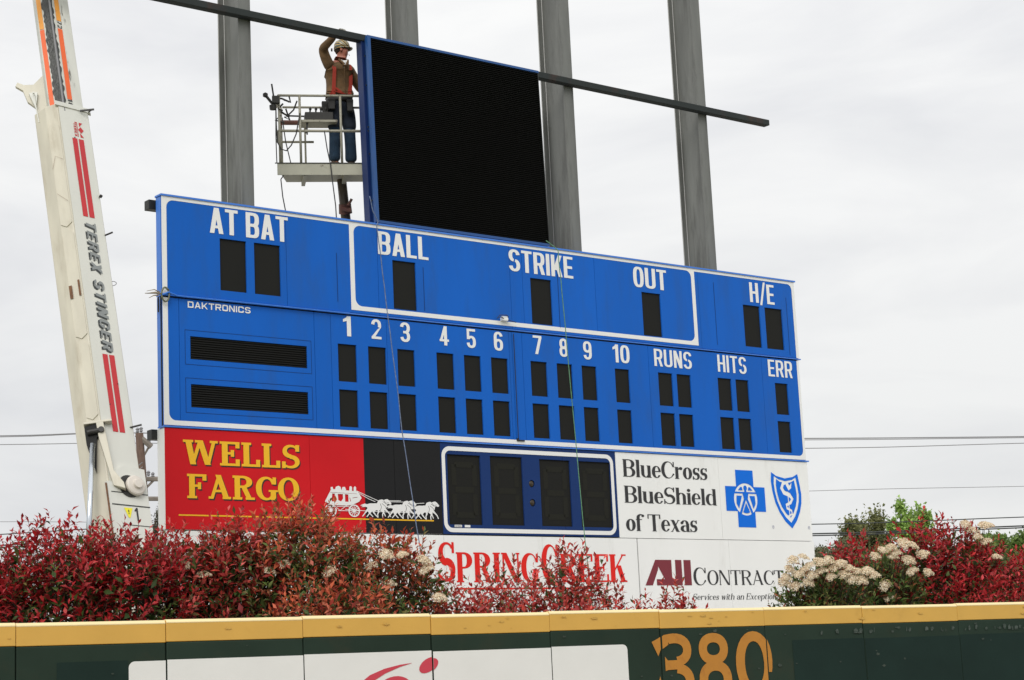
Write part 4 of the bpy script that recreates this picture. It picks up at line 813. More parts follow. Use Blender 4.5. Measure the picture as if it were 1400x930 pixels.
def shrub(label, x, ytop, depth, wpx, pal, nsh=190, flowers=(), openn=.0, hgt=1.5, inner=.5, group='photinia shrubs behind the wall', shoot=(.22, .40), leaf=(.070, .112), leaders=6, inpal='dark', name='red_leaved_shrub'):
    top = at(x, ytop, depth); rx = wpx / FPX * depth / 2; ry = rx * .85; rz = hgt / 2 + .1
    cz = top.z - rz * .93 - .06; root = empty(name, Vector((top.x, top.y, 0)), label, 'shrub', group)
    c = np.array([0, 0, cz]); RR = np.array([rx, ry, rz])
    # shoots
    n = nsh; u = rnd(n); u /= np.linalg.norm(u, axis=1, keepdims=True); low = u[:, 2] < -.35; u[low, 2] *= -1
    rad = RNG.uniform(.45, .98, n) ** .6; base = c + u * RR * rad[:, None]
    base[:, 0] += 0; d = u * np.array([.55, .55, .35]) + np.array([0, 0, .75]) + rnd(n) * .22; d /= np.linalg.norm(d, axis=1, keepdims=True)
    ln = RNG.uniform(*shoot, n); base -= d * ln[:, None] * .55
    lead = RNG.choice(n, leaders, replace=False); ln[lead] *= 1.25
    BB, DD, NN, LL, WW, CC = [], [], [], [], [], []; st = MB()
    for i in range(n):
        szf = RNG.choice([.65, .85, 1.0, 1.15], p=[.2, .3, .3, .2])
        k = int(ln[i] / (.026 * (.55 + .45 * szf))); tt = np.linspace(.12, 1, k); b = base[i] + d[i] * ln[i] * tt[:, None] + rnd(k) * .004
        ph = np.arange(k) * 2.4 + RNG.uniform(0, 6); ax = np.cross(d[i], [.3, .9, .1]); ax /= np.linalg.norm(ax); ay = np.cross(d[i], ax)
        side = np.cos(ph)[:, None] * ax + np.sin(ph)[:, None] * ay; openi = (.95 - .60 * tt ** 2)[:, None]
        dirs = side * openi + d[i] * (1.05 - openi * .5) + rnd(k) * .14
        BB.append(b); DD.append(dirs); NN.append(d[i] * .9 - side * .4 + rnd(k) * .2); L_ = RNG.uniform(*leaf, k) * (1.12 - .40 * tt) * szf; LL.append(L_); WW.append(L_ * RNG.uniform(.34, .46, k))
        if noise.noise(Vector(base[i] + np.array([root.location.x, root.location.y, 0])) * 3.1) > GT[pal] and (base[i][2] + d[i][2] * ln[i] - cz) / rz < .50: cmode = 'green'
        else: cmode = pal
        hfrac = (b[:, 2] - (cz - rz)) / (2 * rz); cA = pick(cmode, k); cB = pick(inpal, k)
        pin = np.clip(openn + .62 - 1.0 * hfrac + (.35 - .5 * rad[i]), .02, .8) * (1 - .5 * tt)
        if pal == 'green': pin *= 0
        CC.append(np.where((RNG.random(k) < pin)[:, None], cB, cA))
        e_ = base[i] + d[i] * ln[i]; inn = c + (base[i] - c) * .55; inn[2] -= .12
        if i % 2 == 0: st.tube([tuple(inn), tuple(base[i]), tuple(e_)], [.006, .0035, .0015], 4, cap=False)
    # inner foliage
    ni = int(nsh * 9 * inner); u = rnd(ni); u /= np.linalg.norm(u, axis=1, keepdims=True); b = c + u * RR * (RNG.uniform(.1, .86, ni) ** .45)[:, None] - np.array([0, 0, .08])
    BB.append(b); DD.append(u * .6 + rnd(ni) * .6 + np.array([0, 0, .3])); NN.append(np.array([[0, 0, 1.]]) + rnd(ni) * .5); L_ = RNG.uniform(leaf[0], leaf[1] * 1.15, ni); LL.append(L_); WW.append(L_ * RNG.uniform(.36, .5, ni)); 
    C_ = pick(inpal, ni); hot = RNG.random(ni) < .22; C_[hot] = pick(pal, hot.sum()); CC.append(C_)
    stq = []
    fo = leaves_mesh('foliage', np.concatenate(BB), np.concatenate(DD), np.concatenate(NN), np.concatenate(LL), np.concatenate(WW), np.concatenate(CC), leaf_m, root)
    for k in range(7):
        a = RNG.uniform(0, 6.28); q = RNG.uniform(.1, .55)
        st.tube([(math.cos(a) * .06, math.sin(a) * .06, 0), (math.cos(a) * rx * q * .6, math.sin(a) * ry * q * .6, cz * .55), (math.cos(a) * rx * q, math.sin(a) * ry * q, cz + rz * .2)], [.022, .015, .006], 6)
    for j, (fx, fy) in enumerate(flowers):
        P = at(fx, fy, depth - rx * .72); o = bpy.data.objects.new('flower_cluster', CORY[j % 4]); COL.objects.link(o); o.parent = root
        o.location = P - root.location; s_ = random.uniform(.85, 1.15); o.scale = (s_, s_, s_); o.rotation_euler = (R(random.uniform(10, 40)), R(random.uniform(-25, 25)), R(random.uniform(-20, 20)))
        q_ = P - root.location; stq.append((q_, Vector((q_.x * .7, q_.y * .3, q_.z - .30))))
    for a_, b_ in stq: st.tube([tuple(b_), tuple(a_.lerp(b_, .4) + Vector((0, -.02, .03))), tuple(a_)], [.006, .004, .004], 4, cap=False)
    st.build('stems', bark, root)
    return root

shrub('crimson shrub at the far left edge of the photo', -18, 742, 17.1, 190, 'crimson', 240, inner=.65)
shrub('crimson shrub with the tallest single upright shoot, left of the crane boom', 72, 716, 17.3, 210, 'crimson', 300, inner=.65)
shrub('crimson shrub in front of the foot of the crane boom', 165, 716, 17.6, 200, 'crimson', 290, inner=.62)
shrub('darker red shrub below the left end of the yellow underline, beside the utility pole', 248, 724, 18.0, 170, 'brick', 230, inner=.75, openn=.12)
shrub('red-brown shrub in front of the left part of the red sign', 318, 708, 18.1, 150, 'brick', 210, inner=.8, openn=.2, flowers=[(254, 778), (279, 792)])
shrub('tall rust-coloured shrub hiding the tail of the stagecoach', 408, 690, 18.3, 200, 'rust', 330, inner=.8, openn=.18, flowers=[(453, 786), (388, 775), (367, 786)])
shrub('rust and green shrub with cream flower heads below the black half of the sign', 520, 724, 18.7, 190, 'rust', 250, inner=.7, openn=.3, flowers=[(527, 763), (510, 778), (551, 763), (577, 772), (586, 784), (533, 803), (600, 823)])
shrub('low red-brown shrub in front of the rust one, right above the wall', 455, 782, 17.6, 200, 'rust', 200, inner=.6, openn=.1, hgt=1.2)
shrub('thin red shrub below the initial S of the white sign', 622, 786, 18.9, 110, 'brick', 100, inner=.25, openn=.0)
shrub('loose red shrub covering the letters PRING', 690, 770, 19.2, 130, 'brick', 105, inner=.16, openn=.05)
shrub('tall loose red shrub covering the letters CRE', 775, 752, 19.5, 125, 'brick', 125, inner=.2, openn=.1)
shrub('thin red shrub below the letter K', 838, 790, 19.7, 90, 'brick', 62, inner=.15, openn=.0)
shrub('low dense red shrub at the foot of the red serif letters', 730, 806, 18.9, 260, 'brick', 170, inner=.35, hgt=1.2)
shrub('small isolated red shrub below the maroon initials', 920, 797, 20.2, 84, 'brick', 62, inner=.12, openn=.0, hgt=1.3)
shrub('tiny red shrub between the letter K and the maroon initials', 878, 818, 19.9, 60, 'brick', 34, inner=.1, openn=.0, hgt=1.2)
shrub('crimson shrub standing behind the cream flowering one, right of the signs', 1170, 738, 22.6, 130, 'crimson', 190, inner=.6)
FL = [(1074, 793), (1088, 806), (1104, 800), (1084, 770), (1097, 766), (1078, 782), (1108, 778), (1120, 774), (1132, 770), (1142, 781), (1150, 774), (1160, 781), (1110, 790), (1125, 786), (1137, 792), (1155, 790), (1166, 795), (1172, 786), (1186, 785), (1194, 791), (1090, 790), (1072, 800), (1178, 797), (1100, 784)]
shrub('green shrub covered with cream flower heads beside the last sign', 1120, 772, 20.6, 165, 'green', 300, inner=1.0, flowers=FL, inpal='dark', name='flowering_shrub', leaders=2, shoot=(.15, .26))
shrub('green and red shrub with scattered cream flowers in the middle of the right-hand group', 1205, 752, 21.2, 130, 'green', 210, inner=1.0, inpal='dark', flowers=[(1206, 756), (1219, 752), (1236, 747), (1246, 750), (1226, 760), (1240, 768), (1249, 785), (1262, 762), (1212, 804), (1216, 820), (1243, 770), (1196, 764), (1221, 766), (1268, 786)], name='flowering_shrub', leaders=3, shoot=(.16, .28))
shrub('bright crimson shrub, highest of the right-hand group', 1278, 716, 21.9, 170, 'crimson', 320, inner=.8, openn=.05)
shrub('crimson shrub with cream flower heads above it near the right edge', 1345, 740, 22.2, 165, 'crimson', 290, inner=.8, openn=.05, flowers=[(1320, 720), (1344, 724), (1352, 723), (1327, 728), (1336, 738), (1350, 745), (1362, 766)])
shrub('crimson shrub at the right edge of the photo', 1425, 744, 22.4, 160, 'crimson', 240, inner=.7)
shrub('low crimson shrub right above the wall at the right', 1335, 782, 21.4, 190, 'crimson', 210, inner=.6, hgt=1.2)
shrub('pale budding shrub top standing up behind the crimson shrubs near the right edge', 1335, 722, 24.0, 62, 'green', 60, inner=.4, flowers=[(1319, 719), (1346, 722), (1331, 729)], name='flowering_shrub', hgt=1.6, inpal='green')

# ------------------------------------------------------------------ background trees
def tree(label, x, ytop, depth, wpx, hpx, cols, n=2600, leaf=.30, kind='broadleaf_tree', gaps=.5, trunk=True):
    s_ = depth / FPX; top = at(x, ytop, depth); root = empty(kind, Vector((top.x, top.y, 0)), label, 'tree'); H = top.z
    rx, rz = wpx * s_ / 2, hpx * s_ / 2; cz = H - rz; rr = random.Random(int(x)); m = MB(); B_ = []
    m.tube([(0, 0, 0), (rx * .05, 0, cz - rz * .6), (0, 0, cz + rz * .5)], [H * .018, H * .010, H * .003], 7)
    per = 18
    for k in range(n // 200):
        a = rr.uniform(0, 6.28); q = rr.uniform(.25, .95); e_ = Vector((math.cos(a) * rx * q, math.sin(a) * rx * q, cz + rr.uniform(-.5, .85) * rz * (1.1 - q * .5)))
        s0 = Vector((0, 0, cz - rz * rr.uniform(.1, .8))); m.tube([s0, s0.lerp(e_, .5) + Vector((0, 0, rz * .06)), e_], [H * .008, H * .005, H * .0015], 5)
        nb = 200; cl = np.array(e_) + RNG.normal(size=(nb, 3)) * np.array([rx, rx, rz]) * rr.uniform(.08, .2); B_.append(cl)
    for k in range(n // 110):
        a = rr.uniform(0, 6.28); q = rr.uniform(.1, 1.05) ** .6; zz = rr.uniform(.26 * H, cz - rz * .15); e_ = Vector((math.cos(a) * rx * 1.15 * q, math.sin(a) * rx * 1.15 * q, zz))
        m.tube([(0, 0, zz - rx * .35), e_], [H * .006, H * .0015], 5)
        B_.append(np.array(e_) + RNG.normal(size=(200, 3)) * np.array([rx, rx, rx * .8]) * rr.uniform(.12, .24))
    m.build('trunk', bark, root)
    B_ = np.concatenate(B_); nn = len(B_); C = np.array(cols)[RNG.integers(0, len(cols), nn)] * RNG.uniform(.7, 1.3, (nn, 1)); L = RNG.uniform(.6, 1.2, nn) * leaf
    leaves_mesh('crown', B_, rnd(nn), rnd(nn), L, L * .6, C, tree_leaf_m, root)
tree('olive green rounded tree beyond the shrubs, just right of the signs', 1186, 696, 95, 74, 78, [(.17, .18, .07), (.12, .135, .055), (.23, .23, .10)], 5200, .20)
tree('bright green young tree behind the crimson shrubs', 1241, 677, 60, 58, 90, [(.24, .38, .08), (.18, .30, .06), (.32, .46, .13)], 3600, .13)
tree('low dark olive tree at the right foot of the signs', 1142, 735, 70, 96, 70, [(.15, .16, .08), (.11, .12, .06), (.20, .20, .11)], 6400, .13)
tree('light green tree at the right edge behind the shrubs', 1385, 722, 80, 90, 55, [(.14, .22, .05), (.10, .16, .04), (.18, .27, .07)], 4400, .16)
tree('green tree right of the cream flower heads', 1345, 728, 84, 60, 50, [(.14, .22, .05), (.10, .16, .04), (.20, .26, .07)], 3400, .16)
tree('bare greyish tree behind the utility pole', 212, 688, 52, 34, 90, [(.16, .15, .12), (.12, .11, .08), (.09, .10, .05)], 3000, .06, kind='bare_tree')

nb = 26000; q = RNG.uniform(-1, 1, nb); an = q * R(48) + R(6); rad_ = RNG.uniform(300, 330, nb); hh = 7.5 + 2.2 * np.sin(q * 31) + 1.4 * np.sin(q * 77 + 1) + .8 * np.sin(q * 190)
B_ = np.stack([np.sin(an) * rad_, np.cos(an) * rad_, RNG.uniform(0, 1, nb) ** .7 * hh], 1); C = np.array([(.10, .13, .05), (.07, .10, .04), (.14, .15, .07)])[RNG.integers(0, 3, nb)]
tag(leaves_mesh('distant_wood', B_, rnd(nb), rnd(nb), RNG.uniform(1.5, 3, nb), RNG.uniform(1.0, 2, nb), C, tree_leaf_m, None), 'low far-off line of trees beyond the field', 'trees', kind='stuff')

# ------------------------------------------------------------------ utility pole and overhead wires
PD = 46.0
pt = at(190, 592, PD); ps = PD / FPX
pole = empty('utility_pole', Vector((pt.x, pt.y, 0)), 'brown wooden utility pole between the crane and the red sign', 'pole')
lp = lambda x, y, d=PD: tuple(at(x, y, d) - Vector((pt.x, pt.y, 0)))
m = MB(); m.tube([(.25, 0, 0), lp(199, 720), lp(190.5, 592)], [.20, .12, .095], 12); m.build('shaft', wood, pole, smooth=True)
m = MB(); m.tube([lp(187, 594), lp(207, 611)], .075, 6); m.tube([lp(203, 612), lp(194, 628)], .03, 6); m.build('top_crossarm', wood_grey, pole)
m = MB(); a, b = Vector(lp(150, 655)), Vector(lp(226, 655)); m.tube([a, b], .06, 6); m.tube([lp(211, 656), lp(200, 667)], .03, 5); m.build('crossarm', wood_grey, pole)
m = MB(); m.tube([lp(198, 682), lp(226, 682)], .055, 6); m.build('lower_crossarm', wood_grey, pole)
for x, y in ((188, 592), (193, 591), (204, 607), (203, 651), (209, 653), (188, 646), (191, 640)):
    q = lp(x, y); m = MB(); m.lathe([(.02, 0), (.045, .03), (.03, .06), (.05, .09), (.02, .13)], 8, q); m.build('insulator', wire_grey, pole)
def wire(pts, d0, d1, r, m, label):
    P = []; xs = [p[0] for p in pts]; n = len(pts)
    for i, (x, y) in enumerate(pts): P.append(at(x, y, d0 + (d1 - d0) * i / (n - 1)))
    Q = []
    for i in range(n - 1):
        p0, p1, p2, p3 = P[max(i - 1, 0)], P[i], P[i + 1], P[min(i + 2, n - 1)]
        for k in range(6):
            t_ = k / 6; Q.append(.5 * ((2 * p1) + (p2 - p0) * t_ + (2 * p0 - 5 * p1 + 4 * p2 - p3) * t_ ** 2 + (3 * p1 - p0 - 3 * p2 + p3) * t_ ** 3))
    Q.append(P[-1]); b = Q[0].copy(); mb = MB(); mb.tube([q - b for q in Q], r, 5); o = mb.build('overhead_wire', m, None); o.location = b
    tag(o, label, 'wire', 'overhead wires')
wire([(-400, 599), (0, 596), (188, 592), (620, 601), (1105, 599.5), (1400, 597), (1800, 592)], 46, 46, .014, wire_grey, 'thin grey overhead wire, highest one right of the signs')
wire([(-400, 600), (0, 597.5), (193, 592), (620, 602.5), (1105, 601.5), (1400, 598.5), (1800, 594)], 46.5, 46.5, .010, wire_grey, 'second grey overhead wire running close under the highest one')
wire([(-400, 612), (0, 608), (204, 606), (620, 612), (1105, 613), (1400, 606), (1800, 596)], 46, 46, .010, wire_grey, 'thin grey overhead wire, third from the top right of the signs')
wire([(-400, 717), (0, 713.5), (203, 712), (620, 690), (1105, 671.5), (1400, 665), (1800, 657)], 46, 46, .007, wire_grey, 'very faint thin overhead wire midway between the upper and lower wires')
wire([(-400, 760), (188, 720), (620, 718), (1105, 717), (1400, 707), (1800, 694)], 46, 46, .013, wire_black, 'dark overhead wire just above the thick pair at the right')
wire([(-400, 775), (188, 735), (620, 733), (1105, 730), (1400, 719), (1800, 704)], 46, 46, .018, wire_black, 'upper of the two thick dark wires at the right')
wire([(-400, 778), (188, 738), (620, 735), (1105, 732.6), (1400, 721.5), (1800, 706)], 46.3, 46.3, .016, wire_black, 'lower of the two thick dark wires at the right')

# ------------------------------------------------------------------ crane boom
def z_on(O, A, y, lo=-6, hi=16):
    for _ in range(40):
        m_ = (lo + hi) / 2
        if px(O + A * m_)[1] > y: lo = m_
        else: hi = m_
    return (lo + hi) / 2
P0c, P1c = at(158, 700, 22.0), at(86, 173, 24.3)
Ac = (P1c - P0c).normalized(); tow = (EYE - P0c).normalized(); Xc = Ac.cross(tow).normalized(); Yc = Ac.cross(Xc).normalized()
crane = empty('crane', frameM(P0c, Xc, Yc, Ac), 'cream telescopic crane boom with red stripes and TEREX STINGER lettering, left of the scoreboard', 'crane')
Zc = lambda y: z_on(P0c, Ac, y)
ztop = Zc(152)
SEC = [(-.335, .02), (-.19, -.13), (-.035, -.19), (.335, .06), (.335, .20), (.18, .42), (-.20, .42), (-.335, .20)]
m = MB(); m.prism(SEC, -1.6, ztop); boom = m.build('outer_boom_section', crane_cream, crane, bevel=.012)
Rg, Rt = Vector((-.035, -.19, 0)), Vector((.335, .06, 0)); fu = (Rt - Rg).normalized(); fwid = (Rt - Rg).length; FF = (Rg, fu, (0, 0, 1))
sheet('side_plate', [rect(.012, -1.55, fwid - .012, ztop - .012)], [], crane_white, crane, FF, off=.010, thick=.008)
# folded plates of the underside
F2 = (Vector((-.19, -.13, 0)), (Vector((-.035, -.19, 0)) - Vector((-.19, -.13, 0))).normalized(), (0, 0, 1)); f2w = .166
for y0, y1 in ((318, 182), (470, 328), (580, 480)):
    za, zb = Zc(y0), Zc(y1)
    sheet('belly_plate', [[(.008, za + .05), (f2w * .5, za), (f2w - .008, za + .05), (f2w - .008, zb), (f2w * .5, zb + .08), (.008, zb)]], [], crane_cream, crane, F2, off=.012, thick=.012)
m = MB(); z = Zc(405); 
sheet('rust_patch', [rect(.01, z - .10, .05, z + .08), rect(.13, z - .09, .155, z + .13)], [], rust, crane, F2, off=.026)
ln_ = Zc(240)
sheet('weld_crack', stroke([(.005, ln_ + .02), (.06, ln_ + .20), (.155, ln_ + .12)], .004) + stroke([(.02, ln_ - .35), (.15, ln_ - .50)], .003), [], rust, crane, F2, off=.026)
def fband(y0, y1, a, b, m_, nm): sheet(nm, [rect(a, Zc(y1), b, Zc(y0))], [], m_, crane, FF, off=.014)
for (y0, y1) in ((196, 303), (491, 597)):
    fband(y0, y1, fwid * .34, fwid * .50, crane_red, 'red_stripe'); fband(y0, y1, fwid * .545, fwid * .71, crane_red, 'red_stripe')
# lettering reads down the boom: glyph x runs along -z, glyph up runs along the face
FT = (Rg + Vector((0, 0, Zc(308))), (0, 0, -1), fu); ltot = Zc(308) - Zc(484)
tk = dict(W=.60, s=.20, h=.14, gap=.16, slant=.16, space=.42, n=3.5)
FTu = (FT[0], Vector((0, 0, -1)), Vector(fu))
def letters_rot(nm, gl, m_, off, shift=(0, 0)):
    O, U, V_ = FTu; return letters(nm, gl, m_, crane, (O, U, V_), off=off, shift=shift)
gt = word('TEREX STINGER', (0, fwid * .39, ltot, fwid * .70), **tk)
letters_rot('letter_shadow', gt, letter_shadow, .014, (.018, -.022)); letters_rot('lettering', gt, letter_grey, .017)
# red maker badge: diamonds and small writing
FBd = (Rg + Vector((0, 0, Zc(173))), Vector((0, 0, -1)), Vector(fu)); bw = Zc(173) - Zc(193)
sheet('maker_badge', [[(0, fwid * .62), (bw * .30, fwid * .62), (0, fwid * .73)], [(bw * .5, fwid * .57), (bw * .72, fwid * .66), (bw * .5, fwid * .75), (bw * .28, fwid * .66)], [(bw, fwid * .62), (bw * .70, fwid * .62), (bw, fwid * .73)],
      rect(0, fwid * .54, bw, fwid * .56), rect(0, fwid * .48, bw * .06, fwid * .54)], [], crane_red, crane, FBd, off=.014)
letters('badge_lettering', word('TEREX', (bw * .08, fwid * .44, bw, fwid * .52), W=.6, s=.2, h=.16, gap=.12), crane_red, crane, FBd, off=.014)
# collar, lugs, hooks
m = MB(); m.prism([(-.06, -.235), (.37, .055), (.37, .12), (-.06, -.17)], ztop - .045, ztop + .02); m.build('collar', crane_white, crane, bevel=.004)
m = MB(); zz = Zc(157); m.box(.24, .42, -.05, -.035, zz - .01, zz + .012); m.build('sheave_guard', lift_dark, crane)
zh = Zc(118); m = MB(); m.prism([(-.40, zh - .16), (-.44, zh + .02), (-.53, zh + .10), (-.50, zh + .16), (-.42, zh + .11), (-.30, zh + .10), (-.14, zh + .26), (-.12, ztop - .12), (-.30, ztop - .10), (-.31, zh - .26)], .05, .10, 'y'); m.build('side_lug', crane_cream, crane, bevel=.006)
m = MB(); m.prism([(-.37, zh - .06), (-.26, zh - .06), (-.28, zh - .18), (-.31, zh - .30), (-.34, zh - .18)], .0, .045, 'y'); m.lathe([(.012, 0), (.012, .06)], 8, (-.31, .0, zh - .10), (0, -1, 0)); m.tube([(-.31, -.04, zh - .1), (-.30, -.04, zh - .35), (-.29, -.03, zh - .55)], .007, 5); m.build('lug_bracket', crane_white, crane)
# inner telescoping section
ztip = Zc(-60)
P0i = at(90, 150, 24.4); 
IN = [(-.20, .06), (-.17, -.06), (.02, -.12), (.255, .05), (.22, .3), (-.16, .3)]
m = MB(); m.prism([(x + .03, y) for x, y in IN], ztop - .3, ztip); m.build('inner_boom_section', crane_inner, crane, bevel=.008)
FI = (Vector((-.14, -.06, ztop)), (Vector((.05, -.12, 0)) - Vector((-.14, -.06, 0))).normalized(), (0, 0, 1)); FJ = (Vector((.05, -.12, ztop)), (Vector((.285, .05, 0)) - Vector((.05, -.12, 0))).normalized(), (0, 0, 1))
hI = ztip - ztop; zO = Zc(45) - ztop
for f_, a, b in ((FI, .015, .075), (FJ, .065, .135)):
    sheet('orange_stripe', [rect(a, .02 if f_ is FI else .12, b, zO)], [], crane_orange, crane, f_, off=.004); sheet('amber_stripe', [rect(a, zO + (.01 if f_ is FI else .13), b, hI)], [], crane_amber, crane, f_, off=.004)
for tx, z in (('72', zO + .005), ('18', .005)):
    O_ = FJ[0] + Vector((0, 0, z + .12)); letters('length_mark', word(tx, (0, .068, .115, .135), W=.6, s=.18, h=.14, gap=.2), black_ink, crane, (O_, Vector((0, 0, -1)), FJ[1]), off=.005)
m = MB(); rr = random.Random(3)
e1 = [(.085, 0)]; n = 60
for k in range(n): e1.append((.085 + rr.uniform(-.012, .018), hI * k / (n - 1)))
pg = [(.196, 0)] + [(.196, hI)] + e1[::-1]
sheet('greased_slide', [pg], [], grease, crane, FI, off=.006)
e1 = [(0.03 + rr.uniform(-.014, .014), hI * k / (n - 1)) for k in range(n)]
sheet('greased_slide', [[(.002, 0)] + e1 + [(.002, hI)]], [], grease, crane, FJ, off=.006)
m = MB(); m.tube([(.045, -.135, ztop - .1), (.045, -.135, ztip)], .014, 6); m.build('slide_rail', wire_grey, crane)
# lift cylinder on the underside, notch and brackets
zn = Zc(597)
m = MB(); m.prism([(-.225, zn + .06), (.02, zn + .10), (-.03, zn - .02), (-.10, zn - .10), (-.155, zn - .52), (-.225, zn - .14)], -.215, -.13, 'y'); m.build('cylinder_notch', dark, crane)
m = MB(); m.box(-.23, .10, -.235, -.13, zn + .085, zn + .115); m.prism([(-.085, zn + .085), (.0, zn + .085), (.045, zn - .55), (.14, zn - .72), (.15, zn - .80), (.02, zn - .74), (-.075, zn - .12)], -.245, -.12, 'y'); m.build('pivot_bracket', crane_cream, crane, bevel=.006)
m = MB(); m.lathe([(.035, 0), (.035, .03)], 12, (-.035, -.245, zn - .02), (0, -1, 0)); m.tube([(-.20, -.24, zn - .03), (-.04, -.24, zn - .02)], .032, 10); m.build('pivot_pin', lift_dark, crane, smooth=False)
inv = crane.matrix_world.inverted()
r0 = inv @ at(125.5, 600, 21.95); r0.y = -.25; r1 = inv @ at(119.5, 770, 21.3)
m = MB(); m.tube([r0, r1], .032, 14); m.build('lift_cylinder_rod', chrome, crane, smooth=True)
m = MB(); m.tube([r1, r1 + (r1 - r0) * 1.2], .075, 14); m.build('lift_cylinder_barrel', crane_cream, crane, smooth=True)
m = MB(); m.box(-.075, -.055, -.29, -.16, Zc(715) - .25, Zc(672)); m.build('hose_cover', rust, crane)
# lower gearbox housing with drum, warning triangle and figure 1
zl = Zc(650)
sheet('lower_housing', [[(-.06, zl - 1.3), (fwid + .03, zl - 1.3), (fwid + .03, zl + .02), (fwid * .45, zl + .05), (.10, zl - .02), (.06, zl - .05), (.06, zl - .18), (-.06, zl - .18)]], [], crane_white, crane, FF, off=.06, thick=.05)
sheet('housing_step', [rect(-.03, zl - .475, fwid + .035, zl - .46), rect(-.02, zl - .315, fwid + .03, zl - .303), rect(.10, zl - .72, fwid + .03, zl - .71)], [], grease, crane, FF, off=.063)
nf = Vector((fu.y, -fu.x, 0)); dc = Rg + fu * .30 + nf * .06 + Vector((0, 0, zl - .22))
m = MB(); m.lathe([(.142, 0), (.142, .05)], 28, dc - Vector((.075, 0, 0)), nf + Vector((.0, 0, .05))); m.build('drum_gasket', lift_dark, crane, smooth=False)
m = MB(); m.lathe([(.118, .0), (.128, .035), (.124, .055), (.108, .066), (.058, .074), (.055, .105), (.05, .108), (.0, .109)], 28, dc, nf); m.build('drum_cover', mat('pale_pink_cover', (.62, .57, .51), .5, var=.06), crane, bevel=.003)
sheet('warning_triangle', [[(.12, zl - .50), (.235, zl - .50), (.19, zl - .625), (.17, zl - .625)]], [], mat('warning_yellow', (.80, .72, .02), .5), crane, FF, off=.064)
letters('unit_number', word('1', (.26, zl - .66, .305, zl - .49), W=.4, s=.2), black_ink, crane, FF, off=.064)
sheet('warning_mark', [rect(.172, zl - .56, .184, zl - .525), rect(.172, zl - .58, .184, zl - .568)], [], black_ink, crane, FF, off=.066)
# small fittings along the right edge
for y, a, b, r_, mm_ in ((324, .33, .43, .012, lift_dark), (589, .20, .44, .012, lift_dark), (272, .335, .36, .02, lift_dark), (640, .34, .385, .006, wire_grey), (646, .34, .38, .005, wire_grey), (155, .34, .40, .008, lift_dark)):
    z = Zc(y); m = MB(); m.tube([(a, .04, z), (b, .02, z + .02)], r_, 7); m.build('edge_fitting', mm_, crane)
z = Zc(390); m = MB(); m.tube([(.34 + .045 * math.cos(q), .05, z + .03 * math.sin(q)) for q in [R(v) for v in range(-120, 130, 25)]], .005, 5); m.build('wire_loop', wire_grey, crane)
for y, x in ((195, .19), (342, .25), (470, .22), (530, .31), (560, .16)): m = MB(); m.lathe([(.008, 0), (.008, .006)], 8, Rg + fu * x + nf * .011 + Vector((0, 0, Zc(y))), nf); m.build('bolt_head', lift_dark, crane)
# pedestal down to the ground behind the shrubs
bp0 = P0c - Ac * 1.6; gb = inv @ Vector((bp0.x, bp0.y, 0)); 
def w2l(p): return tuple(inv @ Vector(p))
m = MB(); x0, y0 = bp0.x, bp0.y
corn = [(x0 - .6, y0 - .5), (x0 + .6, y0 - .5), (x0 + .6, y0 + .9), (x0 - .6, y0 + .9)]
m.poly([w2l((a, b, c)) for c in (.9, bp0.z + .35) for a, b in corn], [(0, 3, 2, 1), (4, 5, 6, 7), (0, 1, 5, 4), (1, 2, 6, 5), (2, 3, 7, 6), (3, 0, 4, 7)]); m.build('turret', crane_cream, crane)
m = MB(); corn = [(x0 - 2.6, y0 - .9), (x0 + 1.2, y0 - .9), (x0 + 1.2, y0 + 1.4), (x0 - 2.6, y0 + 1.4)]
m.poly([w2l((a, b, c)) for c in (.55, .95) for a, b in corn], [(0, 3, 2, 1), (4, 5, 6, 7), (0, 1, 5, 4), (1, 2, 6, 5), (2, 3, 7, 6), (3, 0, 4, 7)]); m.build('deck', crane_cream, crane)
for dx in (-2.1, -1.0, .6):
    for dy in (-.85, 1.1):
        q0 = Vector(w2l((x0 + dx, y0 + dy, .5))); q1 = Vector(w2l((x0 + dx, y0 + dy + .3, .5))); m = MB(); m.tube([q0, q1], .5, 20); m.build('wheel', lift_dark, crane)

# ------------------------------------------------------------------ aerial work platform
YK = R(80); ek = Vector((math.sin(YK), math.cos(YK), 0)); ak = Vector((-math.cos(YK), math.sin(YK), 0))
KO = at(379, 223.5, 27.55)
lift = empty('work_platform', frameM(KO, ek, ak, Vector((0, 0, 1))) @ Matrix.Scale(1.06, 4), 'beige railed aerial work platform on a brown boom behind the scoreboard', 'lift')
m = MB(); m.box(0, 1.42, 0, .012, -.165, .0); m.box(1.408, 1.42, .013, .56, -.165, .0); m.prism([(0, .013), (.012, .013), (.16, .56), (.148, .56)], -.05, 0); m.build('toe_board', lift_paint, lift, bevel=.003)
m = MB(); m.prism([(.013, .013), (1.407, .013), (1.407, .60), (.155, .62)], -.095, -.078); m.build('floor', lift_paint, lift)
m = MB(); m.box(-.03, 1.44, -.012, .02, .001, .009); m.build('deck_edge', lift_dark, lift)
for x in (.36, .92): m = MB(); m.prism([(x, -.096), (x + .05, -.096), (x + .05, -.165), (x, -.165)], .03, .58, 'y'); m.build('floor_rib', lift_paint, lift)
TH = .985
def rail(nm, pts, r, mm_=lift_tube): mb = MB(); mb.tube(pts, r, 8); return mb.build(nm, mm_, lift, smooth=True)
rail('top_rail', [(.04, .03, TH), (1.40, .03, TH)], .018); rail('mid_rail', [(.03, .03, .475), (1.40, .03, .475)], .020)
rail('top_rail', [(.04, .03, TH), (.04, .55, TH)], .019); rail('top_rail', [(.12, .56, TH), (1.40, .56, TH)], .017); rail('mid_rail', [(.03, .03, .475), (.04, .56, .475)], .017); rail('mid_rail', [(.04, .56, .475), (.55, .56, .475)], .017)
